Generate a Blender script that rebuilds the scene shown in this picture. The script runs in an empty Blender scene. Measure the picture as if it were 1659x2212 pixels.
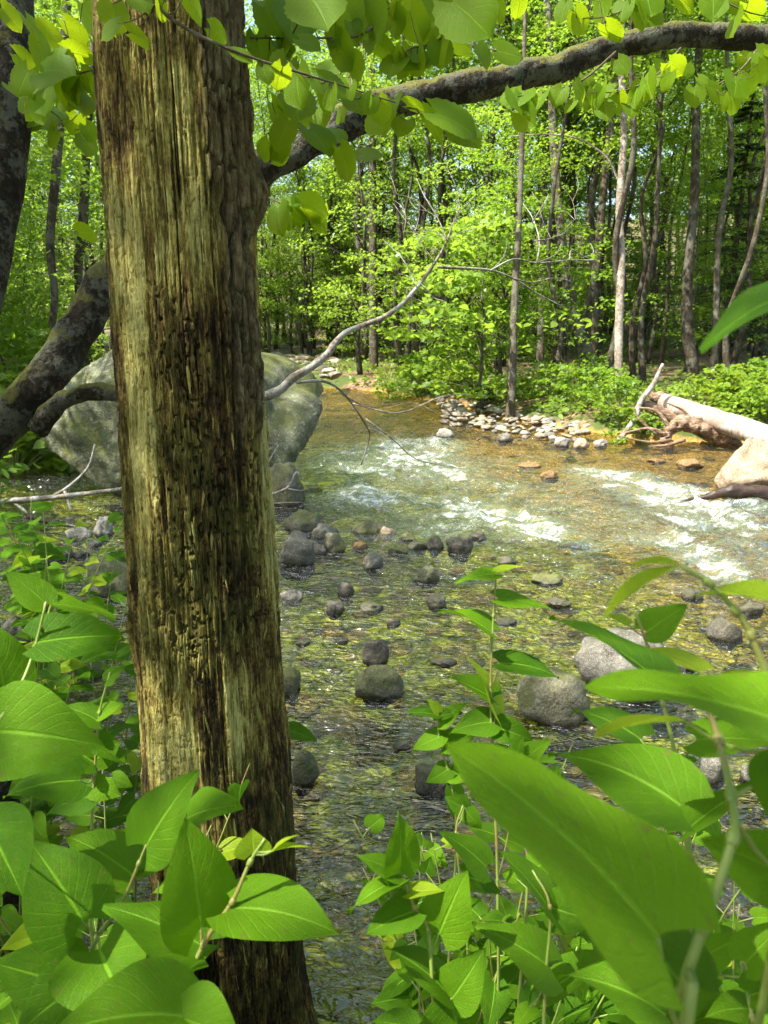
import bpy, math, random
import numpy as np
from mathutils import Vector, Matrix
random.seed(7); RNG = np.random.default_rng(11)
R = math.radians
SC = bpy.context.scene

# ------------------------------------------------------------------ camera, sky, sun, exposure
EYE = 2.3; PITCH = R(14.6); LENS = 26.0
cam_d = bpy.data.cameras.new('camera'); cam = bpy.data.objects.new('camera', cam_d)
SC.collection.objects.link(cam); SC.camera = cam
cam.location = (0, 0, EYE); cam.rotation_euler = (math.pi/2 - PITCH, 0, 0)
cam_d.sensor_fit = 'VERTICAL'; cam_d.sensor_height = 36; cam_d.lens = LENS
cam_d.clip_start = 0.05; cam_d.clip_end = 600
cam_d.dof.use_dof = True; cam_d.dof.focus_distance = 2.3; cam_d.dof.aperture_fstop = 9

SUN_EL = R(58); SUN_DIR = Vector((-0.93, -0.36, 0)).normalized()      # horizontal direction towards the sun
to_sun = Vector((SUN_DIR.x*math.cos(SUN_EL), SUN_DIR.y*math.cos(SUN_EL), math.sin(SUN_EL)))
W = bpy.data.worlds.new('World'); SC.world = W; W.use_nodes = True
nt = W.node_tree; bg = nt.nodes['Background']
sky = nt.nodes.new('ShaderNodeTexSky'); sky.sky_type = 'NISHITA'; sky.sun_disc = False
sky.sun_elevation = SUN_EL; sky.sun_rotation = math.atan2(SUN_DIR.x, SUN_DIR.y)
sky.dust_density = 2.5; sky.ozone_density = .4
nt.links.new(sky.outputs[0], bg.inputs[0]); bg.inputs[1].default_value = 0.15
sun_d = bpy.data.lights.new('sun', 'SUN'); sun_d.energy = 5.0; sun_d.angle = R(0.53); sun_d.color = (1, .95, .86)
sun = bpy.data.objects.new('sun', sun_d); SC.collection.objects.link(sun)
sun.rotation_euler = to_sun.to_track_quat('Z', 'Y').to_euler(); sun.location = (-10, -4, 20)
SC.view_settings.view_transform = 'Standard'; SC.view_settings.look = 'None'
SC.view_settings.exposure = 1.6; SC.view_settings.gamma = 1
SC.render.engine = 'CYCLES'
cy = SC.cycles
cy.use_denoising = True; cy.denoising_prefilter = 'NONE'; cy.max_bounces = 5; cy.diffuse_bounces = 3; cy.glossy_bounces = 2
cy.transmission_bounces = 5; cy.transparent_max_bounces = 8; cy.caustics_reflective = False; cy.caustics_refractive = False
cy.sample_clamp_indirect = 6; cy.use_adaptive_sampling = True; cy.adaptive_threshold = 0.03

# ------------------------------------------------------------------ helpers: survey of the photograph (1659 x 2212 view)
FPX = 2212*LENS/36.0
CP, SP = math.cos(PITCH), math.sin(PITCH)
def ray(px, py):
    cx = (px - 829.5)/FPX; cyy = -(py - 1106)/FPX
    return Vector((cx, CP + cyy*SP, -SP + cyy*CP))
def U(px, py, d):                      # point at depth d
    return Vector((0, 0, EYE)) + ray(px, py)*d
def G(px, py, z=0.0):                  # point on the level z
    r = ray(px, py); return Vector((0, 0, EYE)) + r*((z - EYE)/r.z)
def depth_of(p): return p.y*CP - (p.z - EYE)*SP
# ------------------------------------------------------------------ noise
def _h(ix, iy, iz, seed):
    n = (ix.astype(np.int64)*374761393 + iy.astype(np.int64)*668265263 + iz.astype(np.int64)*2147483647 + seed*1274126177) & 0xffffffff
    n = ((n ^ (n >> 13))*1274126177) & 0xffffffff
    n = ((n ^ (n >> 16))*2246822519) & 0xffffffff
    return ((n ^ (n >> 15)) & 0xffffff)/float(0xffffff)
def vn(x, y, z=None, seed=0):
    x = np.asarray(x, float); y = np.asarray(y, float); z = np.zeros_like(x) if z is None else np.asarray(z, float)
    x0, y0, z0 = np.floor(x), np.floor(y), np.floor(z); fx, fy, fz = x-x0, y-y0, z-z0
    fx = fx*fx*(3-2*fx); fy = fy*fy*(3-2*fy); fz = fz*fz*(3-2*fz)
    o = 0
    for i in (0, 1):
        for j in (0, 1):
            for k in (0, 1):
                o = o + _h(x0+i, y0+j, z0+k, seed)*(fx if i else 1-fx)*(fy if j else 1-fy)*(fz if k else 1-fz)
    return o*2-1
def fbm(x, y, z=None, o=4, seed=0, g=.5):
    z = np.zeros_like(np.asarray(x, float)) if z is None else z
    s = 0; a = 1; f = 1; t = 0
    for i in range(o):
        s = s + a*vn(x*f, y*f, z*f, seed+i*17); t += a; a *= g; f *= 2.03
    return s/t
def sst(a, b, x): t = np.clip((x-a)/(b-a), 0, 1); return t*t*(3-2*t)

# ------------------------------------------------------------------ mesh helpers
COL = SC.collection
def mesh(name, v, f, uv=None, attrs=None, smooth=True, mat=None):
    v = np.asarray(v, np.float32); me = bpy.data.meshes.new(name)
    if isinstance(f, np.ndarray):
        n, k = f.shape
        me.vertices.add(len(v)); me.vertices.foreach_set('co', v.ravel())
        me.loops.add(n*k); me.loops.foreach_set('vertex_index', f.astype(np.int32).ravel())
        me.polygons.add(n); me.polygons.foreach_set('loop_start', (np.arange(n)*k).astype(np.int32))
        me.update(calc_edges=True)
    else:
        me.from_pydata(v.tolist(), [], f); me.update()
    if uv is not None:
        li = np.empty(len(me.loops), np.int32); me.loops.foreach_get('vertex_index', li)
        me.uv_layers.new(name='UVMap').data.foreach_set('uv', np.asarray(uv, np.float32)[li].ravel())
    for k, a in (attrs or {}).items():
        me.attributes.new(k, 'FLOAT', 'POINT').data.foreach_set('value', np.asarray(a, np.float32).ravel())
    if smooth: me.polygons.foreach_set('use_smooth', np.ones(len(me.polygons), bool))
    me.validate()
    if mat: me.materials.append(mat)
    return me
def obj(name, me, parent=None, M=None, **props):
    o = bpy.data.objects.new(name, me); COL.objects.link(o)
    if parent: o.parent = parent
    if M is not None: o.matrix_local = M
    for k, a in props.items(): o[k] = a
    return o
def thing(name, label, category, loc=(0, 0, 0), group=None, rz=0, sc=None):
    o = bpy.data.objects.new(name, None); COL.objects.link(o); o.empty_display_size = .1
    o.location = loc; o.rotation_euler = (0, 0, rz)
    if sc: o.scale = sc if hasattr(sc, '__len__') else (sc,)*3
    o['label'] = label; o['category'] = category
    if group: o['group'] = group
    return o
def copy_thing(src, loc, rz, sc, label=None, group=None):
    c = src.copy(); COL.objects.link(c); c.location = loc; c.rotation_euler = (0, 0, rz)
    c.scale = sc if hasattr(sc, '__len__') else (sc,)*3
    if label: c['label'] = label
    if group: c['group'] = group
    for ch in src.children:
        d = ch.copy(); COL.objects.link(d); d.parent = c
    return c
def smooth_path(P, R_, n):
    P = np.array([list(p) for p in P], float); R_ = np.array(R_, float); m = len(P)
    if m == 2: t = np.linspace(0, 1, n); return P[0]+(P[1]-P[0])*t[:, None], R_[0]+(R_[1]-R_[0])*t
    Q = np.vstack([2*P[0]-P[1], P, 2*P[-1]-P[-2]]); t = np.linspace(0, m-1-1e-6, n); i = t.astype(int); u = (t-i)[:, None]
    p0, p1, p2, p3 = Q[i], Q[i+1], Q[i+2], Q[i+3]
    out = .5*((2*p1)+(-p0+p2)*u+(2*p0-5*p1+4*p2-p3)*u**2+(-p0+3*p1-3*p2+p3)*u**3)
    return out, np.interp(t, np.arange(m), R_)
class MB:
    def __init__(s): s.v = []; s.f = []; s.n = 0; s.a = []
    def add(s, v, f, a=None):
        s.v.append(np.asarray(v, float)); s.f.append(np.asarray(f)+s.n); s.n += len(v)
        s.a.append(np.zeros(len(v)) if a is None else a)
    def tube(s, P, R_, n=None, k=8, rough=0, seed=0, freq=8, cap=True):
        if n is None: n = max(2, 4*(len(P)-1)+1)
        C, r = smooth_path(P, R_, n)
        T = np.gradient(C, axis=0); T /= np.linalg.norm(T, axis=1)[:, None]+1e-12
        ref = np.array([0, 0, 1.]) if abs(T[0][2]) < .9 else np.array([1., 0, 0])
        N = np.zeros_like(T); a = ref-T[0]*np.dot(ref, T[0]); N[0] = a/np.linalg.norm(a)
        for i in range(1, n):
            a = N[i-1]-T[i]*np.dot(N[i-1], T[i]); N[i] = a/(np.linalg.norm(a)+1e-12)
        B = np.cross(T, N); th = np.linspace(0, 2*np.pi, k, endpoint=False)
        D = N[:, None, :]*np.cos(th)[None, :, None]+B[:, None, :]*np.sin(th)[None, :, None]
        V = C[:, None, :]+D*r[:, None, None]
        if rough:
            q = V*freq; nz = fbm(q[..., 0], q[..., 1], q[..., 2], 4, seed)
            V = V+D*(nz*rough*r[:, None])[..., None]
        V = V.reshape(-1, 3)
        i = np.arange(n-1)[:, None]; j = np.arange(k)[None, :]
        F = np.stack([i*k+j, i*k+(j+1) % k, (i+1)*k+(j+1) % k, (i+1)*k+j], -1).reshape(-1, 4)
        if cap:
            V = np.vstack([V, C[0]-T[0]*r[0]*.15, C[-1]+T[-1]*r[-1]*.3]); a0 = n*k; jj = np.arange(k)
            F = np.vstack([F, np.stack([(jj+1) % k, jj, np.full(k, a0), np.full(k, a0)], -1),
                           np.stack([(n-1)*k+jj, (n-1)*k+(jj+1) % k, np.full(k, a0+1), np.full(k, a0+1)], -1)])
        s.add(V, F)
    def faces(s):
        return np.vstack(s.f)
    def build(s, name, mat, attrs=None, smooth=True):
        F = np.vstack(s.f); V = np.vstack(s.v)
        if (F[:, 2] == F[:, 3]).any():
            fl = [tuple(q[:3]) if q[2] == q[3] else tuple(q) for q in F.tolist()]
        else: fl = F
        return mesh(name, V, fl, smooth=smooth, mat=mat, attrs=attrs)

# ------------------------------------------------------------------ materials
class NT:
    def __init__(s, name):
        s.m = bpy.data.materials.new(name); s.m.use_nodes = True; s.t = s.m.node_tree; s.t.nodes.clear()
        s.out = s.n('ShaderNodeOutputMaterial')
    def n(s, kind, **kw):
        o = s.t.nodes.new(kind)
        for k, a in kw.items(): setattr(o, k, a)
        return o
    def l(s, a, b): s.t.links.new(a, b)
    def setin(s, node, **kw):
        for k, a in kw.items():
            i = node.inputs[int(k[1:])] if k[0] == 'i' and k[1:].isdigit() else node.inputs[k.replace('_', ' ')]
            if hasattr(a, 'links'): s.l(a, i)
            else: i.default_value = a
        return node
    def noise(s, vec, scale, detail=4, rough=.55, dist=0):
        o = s.n('ShaderNodeTexNoise'); s.setin(o, Vector=vec, Scale=scale, Detail=detail, Roughness=rough, Distortion=dist); return o.outputs[0]
    def vor(s, vec, scale, feature='F1', out=0):
        o = s.n('ShaderNodeTexVoronoi', feature=feature); s.setin(o, Vector=vec, Scale=scale); return o.outputs[out]
    def scale(s, vec, xyz):
        o = s.n('ShaderNodeMapping'); s.setin(o, Vector=vec, Scale=xyz); return o.outputs[0]
    def math(s, op, a, b=0., c=0., clamp=False):
        o = s.n('ShaderNodeMath', operation=op, use_clamp=clamp); s.setin(o, i0=a, i1=b, i2=c); return o.outputs[0]
    def ramp(s, fac, stops, interp='LINEAR'):
        o = s.n('ShaderNodeValToRGB'); r = o.color_ramp; r.interpolation = interp
        while len(r.elements) < len(stops): r.elements.new(.5)
        for e, (p, c) in zip(r.elements, stops):
            e.position = p; e.color = (c, c, c, 1) if not hasattr(c, '__len__') else (*c, 1)
        s.l(fac, o.inputs[0]); return o.outputs[0]
    def mix(s, fac, a, b, blend='MIX'):
        o = s.n('ShaderNodeMix', data_type='RGBA', blend_type=blend)
        for i, x in ((0, fac), (6, a), (7, b)):
            if hasattr(x, 'links'): s.l(x, o.inputs[i])
            else: o.inputs[i].default_value = (*x, 1) if hasattr(x, '__len__') else x
        return o.outputs[2]
    def attr(s, name): return s.n('ShaderNodeAttribute', attribute_name=name).outputs['Fac']
    def obj(s): return s.n('ShaderNodeTexCoord').outputs['Object']
    def pos(s): return s.n('ShaderNodeNewGeometry').outputs['Position']
    def bump(s, h, strength=.5, dist=.01, normal=None):
        o = s.n('ShaderNodeBump'); s.setin(o, Strength=strength, Distance=dist, Height=h)
        if normal: s.l(normal, o.inputs['Normal'])
        return o.outputs[0]
    def principled(s, col, rough=.8, normal=None, spec=.3):
        p = s.n('ShaderNodeBsdfPrincipled'); s.setin(p, Roughness=rough)
        i = p.inputs['Base Color']
        if hasattr(col, 'links'): s.l(col, i)
        else: i.default_value = (*col, 1)
        p.inputs['Specular IOR Level'].default_value = spec
        if normal: s.l(normal, p.inputs['Normal'])
        return p.outputs[0]
    def surf(s, o): s.l(o, s.out.inputs[0]); return s.m

def leaf_mat(name, c0, c1, trans, tfac=.5, veins=True, island=False, rough=.42, spec=.35, bumpd=.002):
    t = NT(name)
    if island: rnd = t.n('ShaderNodeNewGeometry').outputs['Random Per Island']
    else: rnd = t.n('ShaderNodeObjectInfo').outputs['Random']
    col = t.mix(rnd, c0, c1); tr = t.mix(rnd, trans, tuple(x*.75 for x in trans)); nrm = None
    if veins:
        uv = t.n('ShaderNodeTexCoord').outputs['UV']; sep = t.n('ShaderNodeSeparateXYZ'); t.l(uv, sep.inputs[0])
        ax = t.math('ABSOLUTE', t.math('SUBTRACT', sep.outputs[0], .5))            # 0 on the midrib, .5 at the edge
        mid = t.ramp(ax, [(0, 1), (.012, .9), (.03, 0)])
        w = t.math('SUBTRACT', sep.outputs[1], t.math('MULTIPLY', t.math('POWER', ax, .8), .75))
        wig = t.math('MULTIPLY', t.noise(uv, 5, 2), .04)
        fr = t.math('FRACT', t.math('MULTIPLY', t.math('ADD', w, wig), 8.5))
        side = t.ramp(t.math('ABSOLUTE', t.math('SUBTRACT', fr, .5)), [(0, 1), (.05, .4), (.12, 0)])
        v = t.math('MAXIMUM', mid, t.math('MULTIPLY', side, .28))
        cell = t.vor(uv, 34, 'DISTANCE_TO_EDGE'); fine = t.ramp(cell, [(0, 1), (.12, 0)])
        blot = t.noise(uv, 3.2, 3)
        col = t.mix(t.math('MULTIPLY', t.ramp(blot, [(.4, 0), (.75, 1)]), .35), col, c1)
        col = t.mix(t.math('MULTIPLY', v, .5), col, tuple(min(1, x*1.9+.02) for x in c1))
        tr = t.mix(t.math('MULTIPLY', t.math('ADD', t.math('MULTIPLY', side, .8), t.math('MULTIPLY', fine, .25)), .35), tr, tuple(x*.45 for x in trans))
        spots = t.ramp(t.noise(t.scale(uv, (1, 1.3, 1)), 9, 4, .6), [(.61, 0), (.66, 1)])
        col = t.mix(t.math('MULTIPLY', spots, .55), col, (.13, .10, .025))
        hgt = t.math('ADD', t.math('MULTIPLY', v, -1), t.math('ADD', t.math('MULTIPLY', blot, 1.2), t.math('MULTIPLY', fine, -.15)))
        nrm = t.bump(hgt, .55, bumpd)
    p = t.principled(col, rough, nrm, spec)
    b = t.n('ShaderNodeBsdfTranslucent'); t.l(tr, b.inputs[0])
    if nrm: t.l(nrm, b.inputs[1])
    m = t.n('ShaderNodeMixShader'); m.inputs[0].default_value = tfac; t.l(p, m.inputs[1]); t.l(b.outputs[0], m.inputs[2])
    return t.surf(m.outputs[0])

MAT = {}
MAT['knot'] = leaf_mat('knotweed_leaf', (.030, .090, .003), (.11, .235, .006), (.19, .42, .004), .42, spec=.10, rough=.5, bumpd=.0035)
MAT['big'] = leaf_mat('big_leaf', (.08, .19, .004), (.125, .255, .006), (.22, .46, .004), .42, spec=.10, rough=.5, bumpd=.006)
MAT['young'] = leaf_mat('young_leaf', (.20, .31, .012), (.26, .36, .018), (.52, .68, .03), .52, spec=.12)
MAT['broad'] = leaf_mat('broad_leaf', (.075, .155, .006), (.11, .20, .008), (.50, .68, .012), .54, spec=.14, rough=.5)
MAT['far'] = leaf_mat('forest_leaf', (.07, .145, .013), (.14, .235, .022), (.33, .53, .035), .5, veins=False, island=True, rough=.5)
MAT['far_light'] = leaf_mat('pale_forest_leaf', (.11, .20, .02), (.18, .285, .032), (.39, .57, .05), .5, veins=False, island=True, rough=.45)
MAT['bush'] = leaf_mat('bush_leaf', (.10, .185, .014), (.18, .28, .03), (.38, .52, .035), .45, veins=False, island=True, rough=.42)
MAT['needle'] = leaf_mat('needle', (.03, .065, .018), (.055, .10, .025), (.10, .17, .03), .3, veins=False, island=True, rough=.55)
t = NT('stem'); o = t.obj(); MAT['stem'] = t.surf(t.principled(t.mix(t.ramp(t.noise(o, 9, 3), [(.48, 0), (.68, .8)]), (.17, .23, .04), (.22, .13, .05)), .45, t.bump(t.noise(o, 160, 2), .2, .001), .4))

def bark_mat(name, cols, sc=30, lichen=.5, moss=0, bump=.012, stretch=.35, lich_col=(.26, .28, .21)):
    t = NT(name); o = t.obj(); q = t.scale(o, (1, 1, stretch))
    n1 = t.noise(q, sc, 6, .62, .4); n2 = t.noise(o, sc*.18, 4, .6); n3 = t.noise(q, sc*4, 3)
    c = t.ramp(n1, [(.3, cols[0]), (.52, cols[1]), (.7, cols[2])])
    c = t.mix(t.math('MULTIPLY', t.ramp(n3, [(.35, 0), (.7, 1)]), .35), c, cols[0])
    li = t.ramp(t.math('ADD', t.math('MULTIPLY', n2, .7), t.math('MULTIPLY', t.noise(o, sc*1.3, 5, .7), .45)), [(.56, 0), (.63, 1)])
    c = t.mix(t.math('MULTIPLY', li, lichen), c, lich_col)
    if moss:
        nz = t.n('ShaderNodeSeparateXYZ'); t.l(t.n('ShaderNodeNewGeometry').outputs['Normal'], nz.inputs[0])
        mm = t.math('ADD', t.math('MULTIPLY', nz.outputs[2], .45), t.math('MULTIPLY', t.noise(o, sc*.3, 5, .65), 1.))
        mo = t.ramp(mm, [(.70, 0), (.82, 1)])
        c = t.mix(t.math('MULTIPLY', mo, moss), c, t.mix(t.noise(o, sc*3, 2), (.05, .065, .012), (.17, .15, .03)))
    h = t.math('ADD', t.math('MULTIPLY', n1, 1.), t.math('MULTIPLY', n3, .35))
    return t.surf(t.principled(c, .9, t.bump(h, .9, bump), .2))
MAT['bark_mossy'] = bark_mat('mossy_bark', [(.007, .0055, .0035), (.024, .019, .011), (.062, .052, .032)], 48, .28, .8, .014, .8)
MAT['bark_dark'] = bark_mat('dark_bark', [(.018, .013, .008), (.055, .042, .026), (.10, .078, .05)], 16, .22, 0, .02, .25)
MAT['bark_grey'] = bark_mat('grey_bark', [(.035, .029, .019), (.08, .064, .042), (.135, .112, .075)], 16, .28, 0, .015, .35)
MAT['bark_pale'] = bark_mat('pale_bark', [(.08, .055, .034), (.22, .18, .13), (.36, .31, .24)], 13, .5, 0, .014, 1.6, (.44, .41, .34))
MAT['dead_twig'] = bark_mat('dead_twig', [(.07, .055, .036), (.19, .16, .12), (.32, .29, .235)], 44, .5, 0, .004, .5, (.45, .47, .44))
MAT['twig'] = bark_mat('twig', [(.05, .035, .02), (.10, .075, .045), (.14, .11, .07)], 60, .2, 0, .002, 1)
# birch log: white bark with horizontal dark marks
t = NT('birch_log_bark'); o = t.obj(); q = t.scale(o, (26, 5, 5))
n = t.noise(q, 1., 4, .6); c = t.ramp(n, [(.33, (.10, .065, .045)), (.41, (.36, .31, .26)), (.7, (.54, .50, .45))])
c = t.mix(t.ramp(t.noise(o, 2.3, 4, .6), [(.53, 0), (.62, .8)]), c, (.24, .16, .11)); MAT['birch'] = t.surf(t.principled(c, .75, t.bump(n, .5, .01), .3))
t = NT('driftwood'); o = t.obj(); q = t.scale(o, (2.5, 14, 14)); n = t.noise(q, 2.2, 6, .65, .6)
MAT['drift'] = t.surf(t.principled(t.ramp(n, [(.32, (.05, .028, .014)), (.5, (.22, .14, .085)), (.7, (.42, .33, .24))]), .85, t.bump(n, .9, .03), .2))
t = NT('wet_wood'); o = t.obj(); n = t.noise(t.scale(o, (2, 12, 12)), 2.5, 6, .65, .4)
MAT['wet_wood'] = t.surf(t.principled(t.ramp(n, [(.35, (.012, .008, .006)), (.6, (.06, .035, .022))]), .3, t.bump(n, .8, .02), .5))

def rock_mat(name, c0, c1, c2, moss=0., wet=.0, sc=7., lich=.3):
    t = NT(name); o = t.obj(); g = t.pos()
    n1 = t.noise(g, sc, 7, .62, .3); n2 = t.noise(g, sc*9, 3, .6); n3 = t.noise(g, sc*.4, 4, .6)
    c = t.ramp(n1, [(.33, c0), (.52, c1), (.68, c2)])
    c = t.mix(t.math('MULTIPLY', t.ramp(n2, [(.35, 1), (.52, 0)]), .7), c, c0)
    c = t.mix(t.math('MULTIPLY', t.ramp(t.noise(g, sc*2.2, 6, .7), [(.57, 0), (.63, 1)]), lich), c, tuple(min(.6, x*1.5+.06) for x in c2))
    spk = t.noise(g, sc*26, 2, .7); c = t.mix(t.math('MULTIPLY', t.ramp(spk, [(.52, 0), (.66, 1)]), .5), c, tuple(min(.7, x*1.7+.03) for x in c2))
    crk = t.ramp(t.vor(t.mix(.25, g, t.n('ShaderNodeTexNoise').outputs[1]), sc*.55, 'DISTANCE_TO_EDGE'), [(0, 1), (.018, 0)]); c = t.mix(t.math('MULTIPLY', crk, .55), c, tuple(x*.3 for x in c0))
    if moss:
        nz = t.n('ShaderNodeSeparateXYZ'); t.l(t.n('ShaderNodeNewGeometry').outputs['Normal'], nz.inputs[0])
        mo = t.ramp(t.math('ADD', t.math('MULTIPLY', nz.outputs[2], .2), n3), [(.52, 0), (.66, 1)])
        c = t.mix(t.math('MULTIPLY', mo, moss), c, t.mix(n2, (.05, .06, .012), (.13, .14, .03)))
    # damp foot: the stone is dark and glossy where the stream wets it
    sz = t.n('ShaderNodeSeparateXYZ'); t.l(g, sz.inputs[0])
    wl = t.math('SUBTRACT', 1., t.ramp(t.math('ADD', sz.outputs[2], t.math('MULTIPLY', n3, .05)), [(.035, 0), (.075, 1)]), clamp=True)
    wl = t.math('MAXIMUM', wl, wet)
    c = t.mix(t.math('MULTIPLY', wl, .72), c, (.02, .017, .012))
    rg = t.math('SUBTRACT', .85, t.math('MULTIPLY', wl, .6))
    h = t.math('ADD', n1, t.math('MULTIPLY', n2, .25))
    return t.surf(t.principled(c, rg, t.bump(h, .9, .04), .4))
MAT['rock_grey'] = rock_mat('grey_rock', (.065, .060, .046), (.135, .126, .10), (.215, .202, .165), .15, 0)
MAT['rock_green'] = rock_mat('greenish_rock', (.05, .05, .028), (.115, .112, .062), (.19, .185, .11), .5, 0)
MAT['rock_dark'] = rock_mat('dark_wet_rock', (.03, .027, .02), (.07, .062, .045), (.13, .115, .08), .35, .35)
MAT['rock_moss'] = rock_mat('mossy_rock', (.06, .06, .035), (.14, .13, .08), (.22, .20, .13), .8, 0)
MAT['rock_pale'] = rock_mat('pale_rock', (.16, .135, .10), (.29, .255, .205), (.42, .38, .32), .12, 0)
MAT['rock_tan'] = rock_mat('tan_rock', (.17, .115, .065), (.31, .235, .15), (.41, .335, .235), 0, 0, 6, .2)
MAT['rock_amber'] = rock_mat('amber_rock', (.10, .055, .016), (.21, .12, .035), (.30, .19, .07), 0, .3)
MAT['boulder'] = rock_mat('granite_boulder', (.034, .037, .017), (.088, .092, .048), (.175, .185, .115), .9, 0, 5.2, .6)

# ------------------------------------------------------------------ terrain
WATER = np.array([(-5.0, 6.2), (-3.7, 4.4), (-2.5, 3.0), (-1.2, 2.0), (.5, 1.7), (3, 1.45), (8, 0), (16, -6), (30, -14), (34, -4), (18, 8), (9.5, 12.6), (7.3, 13.9), (5.3, 14.4),
                  (4.3, 15.6), (3.2, 17.6), (2.2, 20), (1.0, 22.6), (.15, 24.4), (-2.2, 26.2), (-8, 29), (-16, 33), (-40, 40), (-40, 36), (-16, 28), (-9.5, 23), (-7, 15), (-6, 10.5), (-5.6, 8)])
def shore(x, y):
    """metres to the water's edge: positive on land"""
    x = np.asarray(x, float); y = np.asarray(y, float); d = np.full(x.shape, 1e9); ins = np.zeros(x.shape, bool)
    n = len(WATER)
    for i in range(n):
        ax, ay = WATER[i]; bx, by = WATER[(i+1) % n]; ex, ey = bx-ax, by-ay
        tt = np.clip(((x-ax)*ex+(y-ay)*ey)/(ex*ex+ey*ey), 0, 1)
        d = np.minimum(d, np.hypot(x-ax-tt*ex, y-ay-tt*ey))
        c = ((ay > y) != (by > y)); xi = ax+(y-ay)/(ey if abs(ey) > 1e-9 else 1e-9)*ex
        ins ^= c & (x < xi)
    return np.where(ins, -d, d)
def ground_z(x, y):
    x = np.asarray(x, float); y = np.asarray(y, float)
    d = shore(x, y)+fbm(x*.9, y*.9, o=3, seed=5)*.25
    land = .34*(1-np.exp(-np.maximum(d, 0)/.55))+.022*np.maximum(d, 0)+.13*np.maximum(d-22, 0)+.35*sst(1.9, .7, y)*sst(-3, -1, x)*sst(0, 1, d)
    bed = -.36*(1-np.exp(np.minimum(d, 0)/.8))
    bump_ = fbm(x*1.7, y*1.7, o=4, seed=3)*.05+fbm(x*.25, y*.25, o=2, seed=9)*.22*sst(1, 6, d)
    return np.where(d > 0, land, bed)+bump_+.02
def gz(x, y): return float(ground_z(np.array([x]), np.array([y]))[0])
xs = np.concatenate([np.arange(-150, -8, 3.), np.arange(-8, 12, .11), np.arange(12, 151, 3.)])
ys = np.concatenate([np.arange(-60, 0, 3.), np.arange(0, 30, .11), np.arange(30, 60, .6), np.arange(60, 240, 4.)])
X, Y = np.meshgrid(xs, ys); Z = ground_z(X, Y); D = shore(X, Y)
nx, ny = len(xs), len(ys)
i, j = np.meshgrid(np.arange(nx-1), np.arange(ny-1)); a = (j*nx+i).ravel()
F = np.stack([a, a+1, a+nx+1, a+nx], -1)
t = NT('ground'); g = t.pos(); sh = t.attr('shore')
lit = t.vor(g, 14, 'F1', 1); lv = t.n('ShaderNodeSeparateXYZ'); t.l(lit, lv.inputs[0])
leafy = t.ramp(lv.outputs[0], [(0, (.07, .04, .02)), (.35, (.16, .095, .055)), (.7, (.26, .17, .11)), (1, (.12, .08, .04))])
soil = t.mix(t.ramp(t.noise(g, .7, 4), [(.42, 0), (.55, 1)]), leafy, t.mix(t.noise(g, 9, 3), (.035, .05, .012), (.08, .11, .025)))
peb = t.vor(g, 9, 'F1', 1); pv = t.n('ShaderNodeSeparateXYZ'); t.l(peb, pv.inputs[0])
pc = t.ramp(pv.outputs[1], [(0, (.07, .042, .014)), (.3, (.18, .11, .03)), (.55, (.11, .085, .025)), (.8, (.26, .17, .055)), (1, (.09, .07, .03))])
sp_ = t.n('ShaderNodeSeparateXYZ'); t.l(g, sp_.inputs[0])                     # sun and shade painted into the bed: amber gravel lit, algae olive shaded
shade_alg = t.math('ADD', t.math('ADD', t.math('MULTIPLY', sp_.outputs[1], .037), t.math('MULTIPLY', sp_.outputs[0], .093)), t.math('MULTIPLY', t.noise(g, .8, 5, .6), .3))
shade_alg = t.ramp(shade_alg, [(.54, 1), (.80, 0)])
pc = t.mix(t.math('MULTIPLY', shade_alg, .88), t.mix(.5, pc, (.62, .34, .075)), t.mix(t.noise(g, 11, 3, .5), (.11, .145, .012), (.42, .48, .04)))
pd = t.vor(g, 9, 'DISTANCE_TO_EDGE'); pc = t.mix(t.ramp(pd, [(0, .45), (.05, 0)]), pc, (.05, .035, .015))
wetb = t.ramp(t.math('ADD', sh, t.math('MULTIPLY', t.noise(g, 5, 3), .2)), [(.06, 1), (.2, 0)])
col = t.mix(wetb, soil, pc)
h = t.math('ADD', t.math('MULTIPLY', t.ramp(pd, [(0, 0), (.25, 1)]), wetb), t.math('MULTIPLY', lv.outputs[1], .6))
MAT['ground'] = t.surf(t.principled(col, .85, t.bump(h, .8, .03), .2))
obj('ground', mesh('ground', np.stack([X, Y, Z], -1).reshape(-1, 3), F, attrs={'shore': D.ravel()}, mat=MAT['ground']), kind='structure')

# ------------------------------------------------------------------ water with riffles and foam
def blob(px, py, rx, ry):
    c = G(px, py); e = G(px+rx, py); u = G(px, py-ry)
    return c.x, c.y, abs(e.x-c.x), abs(u.y-c.y)
FOAM = [(900, 985, 130, 26, 1.0), (830, 960, 60, 18, .7), (980, 1030, 120, 22, .8), (760, 1030, 110, 30, .6), (720, 980, 60, 25, .5), (860, 1085, 150, 28, .62), (1060, 1120, 130, 30, .8), (1180, 1150, 110, 30, .75), (1120, 1060, 120, 14, .6), (1340, 1110, 120, 18, .7), (1380, 1160, 90, 18, .7), (1290, 1190, 90, 16, .6), (760, 1070, 90, 20, .55),
        (1330, 1040, 130, 22, 1.), (1440, 1075, 120, 22, 1.1), (1290, 1020, 70, 14, .8), (1590, 1095, 110, 26, 1.0), (1610, 1150, 100, 32, .9), (1500, 1130, 90, 25, .7), (1520, 1210, 60, 40, 1.), (1440, 1180, 70, 25, .6), (1570, 1245, 50, 26, .8), (1270, 1240, 70, 26, .55),
        (950, 960, 80, 10, .6), (1100, 1000, 80, 14, .4), (1200, 985, 70, 10, .35), (230, 1400, 50, 25, .5), (1000, 1100, 100, 30, .4), (1650, 1220, 90, 30, .6), (1400, 990, 60, 10, .4)]
wx = np.arange(-8, 15.01, .05); wy = np.concatenate([np.arange(1.0, 14, .04), np.arange(14, 31.5, .075)])
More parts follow.
